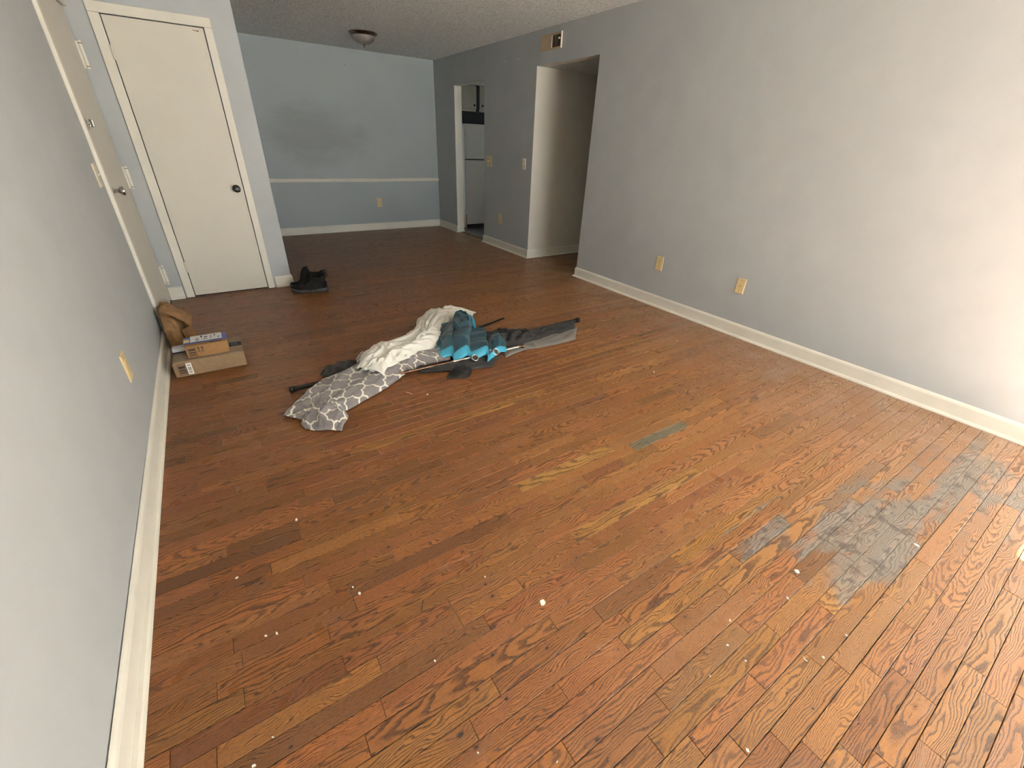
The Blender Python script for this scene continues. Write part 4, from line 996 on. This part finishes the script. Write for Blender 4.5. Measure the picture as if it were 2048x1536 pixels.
cloth('right_lobe', [(F(640, 812), F(684, 816), 0.030), (F(624, 824), F(692, 826), 0.036), (F(610, 838), F(694, 836), 0.034), (F(605, 850), F(690, 850), 0.024), (F(610, 862), F(686, 864), 0.003)], 50, 44, M['trellis'], e, 0.030, 2.0, 2.6, 16.0, z0=0.005, dome=0.5, gath=1.15, centre=C0, twist=0.8)
cloth('top_fold', [(F(712, 722), F(716, 745), 0.02), (F(725, 712), F(740, 735), 0.035), (F(760, 708), F(770, 730), 0.03)], 24, 20, M['trellis'], e, 0.02, 2, 2, 26.0, z0=0.01, gath=1.2, centre=C0)

# ivory sheer
g0 = F(840, 690); C0 = (g0.x, g0.y, 0)
e = tag(empty('sheer_curtain', C0), 'rumpled ivory sheer curtain with small white puffs', 'curtain')
sheerp = cloth('main_panel', [(F(951, 631), F(944, 644), 0.010), (F(905, 624), F(922, 650), 0.030), (F(868, 626), F(902, 662), 0.045), (F(836, 650), F(895, 690), 0.060), (F(832, 672), F(872, 704), 0.070), (F(790, 700), F(842, 722), 0.085), (F(748, 712), F(812, 738), 0.085), (F(728, 730), F(782, 752), 0.080), (F(710, 756), F(748, 764), 0.060)], 150, 60, M['sheer'], e, 0.045, 9.0, 4.2, 41.0, z0=0.02, dome=0.45, centre=C0, twist=0.9, thick=0.0010)
cloth('loose_corner', [(F(745, 742), F(782, 748), 0.075), (F(735, 752), F(776, 758), 0.066), (F(716, 760), F(772, 768), 0.058)], 20, 24, M['sheer'], e, 0.014, 1.5, 2.0, 51.0, z0=0.03, dome=0.4, centre=C0, thick=0.0010)
rr_ = random.Random(5)
for (u_, v_, z_) in ((747, 712, 0.11), (812, 712, 0.12), (848, 670, 0.11), (878, 665, 0.10), (842, 660, 0.10), (722, 742, 0.10), (780, 706, 0.12)):
    p, n_ = onto(sheerp, C0, u_, v_, z_); p = p+n_*0.004; bm = bmesh.new(); bmesh.ops.create_icosphere(bm, subdivisions=3, radius=0.012)
    for v in bm.verts: v.co *= 1+0.35*noise.noise(v.co*160+p*10); v.co.z *= 0.7
    bmesh.ops.translate(bm, verts=bm.verts, vec=p); done('puff', bm, M['sheer'], e, True, ang=0)

# teal grommet curtain
g0 = F(930, 700); C0 = (g0.x, g0.y, 0)
e = tag(empty('teal_curtain', C0), 'bunched teal satin curtain with grommets and bright hem', 'curtain')
hemf = lambda s, t: max(0.0, min(1.0, (t-0.875)*60))
tealp = cloth('main_panel', [(F(872, 676), F(868, 712), 0.02), (F(888, 660), F(884, 722), 0.04), (F(905, 655), F(902, 728), 0.05), (F(922, 655), F(925, 727), 0.055), (F(945, 664), F(947, 724), 0.050), (F(965, 674), F(972, 726), 0.040), (F(985, 682), F(992, 722), 0.030), (F(1000, 692), F(1012, 710), 0.015)], 150, 90, M['teal'], e, 0.030, 5.0, 1.6, 63.0, z0=0.012, dome=0.5, centre=C0, hem=hemf, twist=0.9, sharp=1.2, pleat=(4.3, 0.055, 0.022, 0.075))
cloth('top_bunch', [(F(898, 668), F(915, 690), 0.07), (F(908, 650), F(935, 676), 0.10), (F(925, 650), F(944, 668), 0.09), (F(945, 660), F(952, 672), 0.05)], 40, 34, M['teal'], e, 0.045, 3.0, 2.2, 71.0, z0=0.03, dome=0.5, centre=C0, hem=lambda s, t: max(0, min(1, (s-0.72)*30)), twist=0.8)
cloth('back_edge', [(F(800, 700), F(808, 706), 0.02), (F(812, 686), F(830, 700), 0.04), (F(830, 680), F(860, 690), 0.03)], 20, 12, M['teal'], e, 0.015, 2, 2, 81.0, z0=0.004, centre=C0)
for (u_, v_, z_, ax) in ((991, 704, 0.050, (0.25, -0.8, 0.6)), (950, 716, 0.055, (0.2, -0.7, 0.7))):
    p, n_ = onto(tealp, C0, u_, v_, z_); p = p+n_*0.004; q = n_.to_track_quat('Z', 'Y').to_matrix().to_4x4(); bm = bmesh.new()
    tube(bm, [Matrix.Translation(p) @ q @ Vector((0.022*math.cos(2*math.pi*i/28), 0.022*math.sin(2*math.pi*i/28), 0)) for i in range(28)], 0.0042, 8, closed=True)
    o = done('grommet', bm, M['chrome'], e, True, ang=0); o['label'] = 'chrome grommet ring'
    bm = bmesh.new(); lathe(bm, [(0, -0.002), (0.020, -0.002)], 24, Matrix.Translation(p) @ q); done('grommet_hole', bm, M['slot'], e)
p, n_ = onto(tealp, C0, 981, 701, 0.04); p = p+n_*0.003; bm = bmesh.new(); box(bm, -0.022, 0.022, -0.009, 0.009, 0, 0.001); bmesh.ops.transform(bm, verts=bm.verts, matrix=Matrix.Translation(p) @ n_.to_track_quat('Z', 'Y').to_matrix().to_4x4() @ Matrix.Rotation(0.6, 4, 'Z')); done('care_tag', bm, M['paper'], e)

# ------------------------------------------------------------------ debris
def flake(u_, v_, r, seed, label, group='paint flakes scattered on the floor'):
    p = F(u_, v_); g = random.Random(seed); bm = bmesh.new(); n = 9; a0 = g.uniform(0, 6); el = g.uniform(0.5, 0.9)
    r *= 0.8; pts = [(r*(0.75+0.4*g.random())*math.cos(2*math.pi*i/n), el*r*(0.75+0.4*g.random())*math.sin(2*math.pi*i/n)) for i in range(n)]
    A = [bm.verts.new((x, y, 0.0006)) for x, y in pts]; B = [bm.verts.new((x*0.9, y*0.9, 0.0018+0.002*g.random())) for x, y in pts]; c = bm.verts.new((0, 0, 0.0016))
    for i in range(n):
        bm.faces.new((A[i], A[(i+1) % n], B[(i+1) % n], B[i])); bm.faces.new((B[i], B[(i+1) % n], c))
    o = done('paint_flake', bm, M['chip'], loc=(p.x, p.y, 0)); o.rotation_euler.z = a0
    return tag(o, label, 'paint flake', group)
flake(1085, 1205, 0.0145, 1, 'largest white paint flake, oval, alone on the open floor')
flake(1594, 1143, 0.0125, 2, 'crinkled white paint flake near the grey worn boards')
LB = 'tiny white paint flake lying on the open oak floor'
NEAR = {(1068, 522): 'white paint flake beside the hall doorway corner', (1078, 522): 'white paint flake beside the hall doorway corner', (855, 789): 'white crumb on the floor beside the trellis curtain', (1833, 1091): 'white paint flake on the grey worn boards', (593, 1040): 'white crumb on the boards in front of the trellis curtain',
        (1475, 690): 'tiny white flake near the long wall below the coax plate', (1354, 682): 'tiny white flake between the charcoal curtain and the long wall'}
for i, (u_, v_, r) in enumerate(((1575, 1197, 0.0075), (1460, 1241, 0.006), (1308, 744, 0.010), (1455, 1291, 0.006), (1491, 1322, 0.004), (1692, 1271, 0.006), (1646, 1315, 0.006), (1495, 1501, 0.006), (970, 1154, 0.004), (870, 1322, 0.005), (532, 1272, 0.006), (554, 1267, 0.007), (508, 1532, 0.006), (1354, 682, 0.006), (1833, 1091, 0.014), (706, 1175, 0.005), (719, 1187, 0.008), (593, 1040, 0.010), (1068, 522, 0.014), (1078, 522, 0.012), (855, 789, 0.008), (1475, 690, 0.006), (1420, 1352, 0.004), (1114, 1524, 0.004), (956, 1506, 0.004), (546, 1475, 0.004), (474, 1156, 0.007))):
    flake(u_, v_, r, 100+i, NEAR.get((u_, v_), LB))
p0 = F(811, 784, 0.002); p1 = F(824, 788, 0.002)
bm = bmesh.new(); tube(bm, [p0, p0.lerp(p1, 0.5)+Vector((0, 0.004, 0.001)), p1], 0.0018, 6); tag(done('fibre', bm, M['fibre'], smooth=True), 'short tan fibre on the floor beside the trellis curtain', 'fibre')
p0 = F(846, 1200, 0.002); p1 = F(843, 1222, 0.002)
bm = bmesh.new(); tube(bm, [p0, p1], 0.0018, 6); tag(done('nail', bm, M['nail'], smooth=True), 'dark nail lying on the floor boards', 'nail')
q0 = [F(1607, 1313, 0.002), F(1609, 1318, 0.003), F(1615, 1323, 0.002)]
bm = bmesh.new(); tube(bm, q0, 0.0012, 6); tag(done('staple', bm, M['chip'], smooth=True), 'curved white plastic sliver on the floor boards', 'plastic sliver')
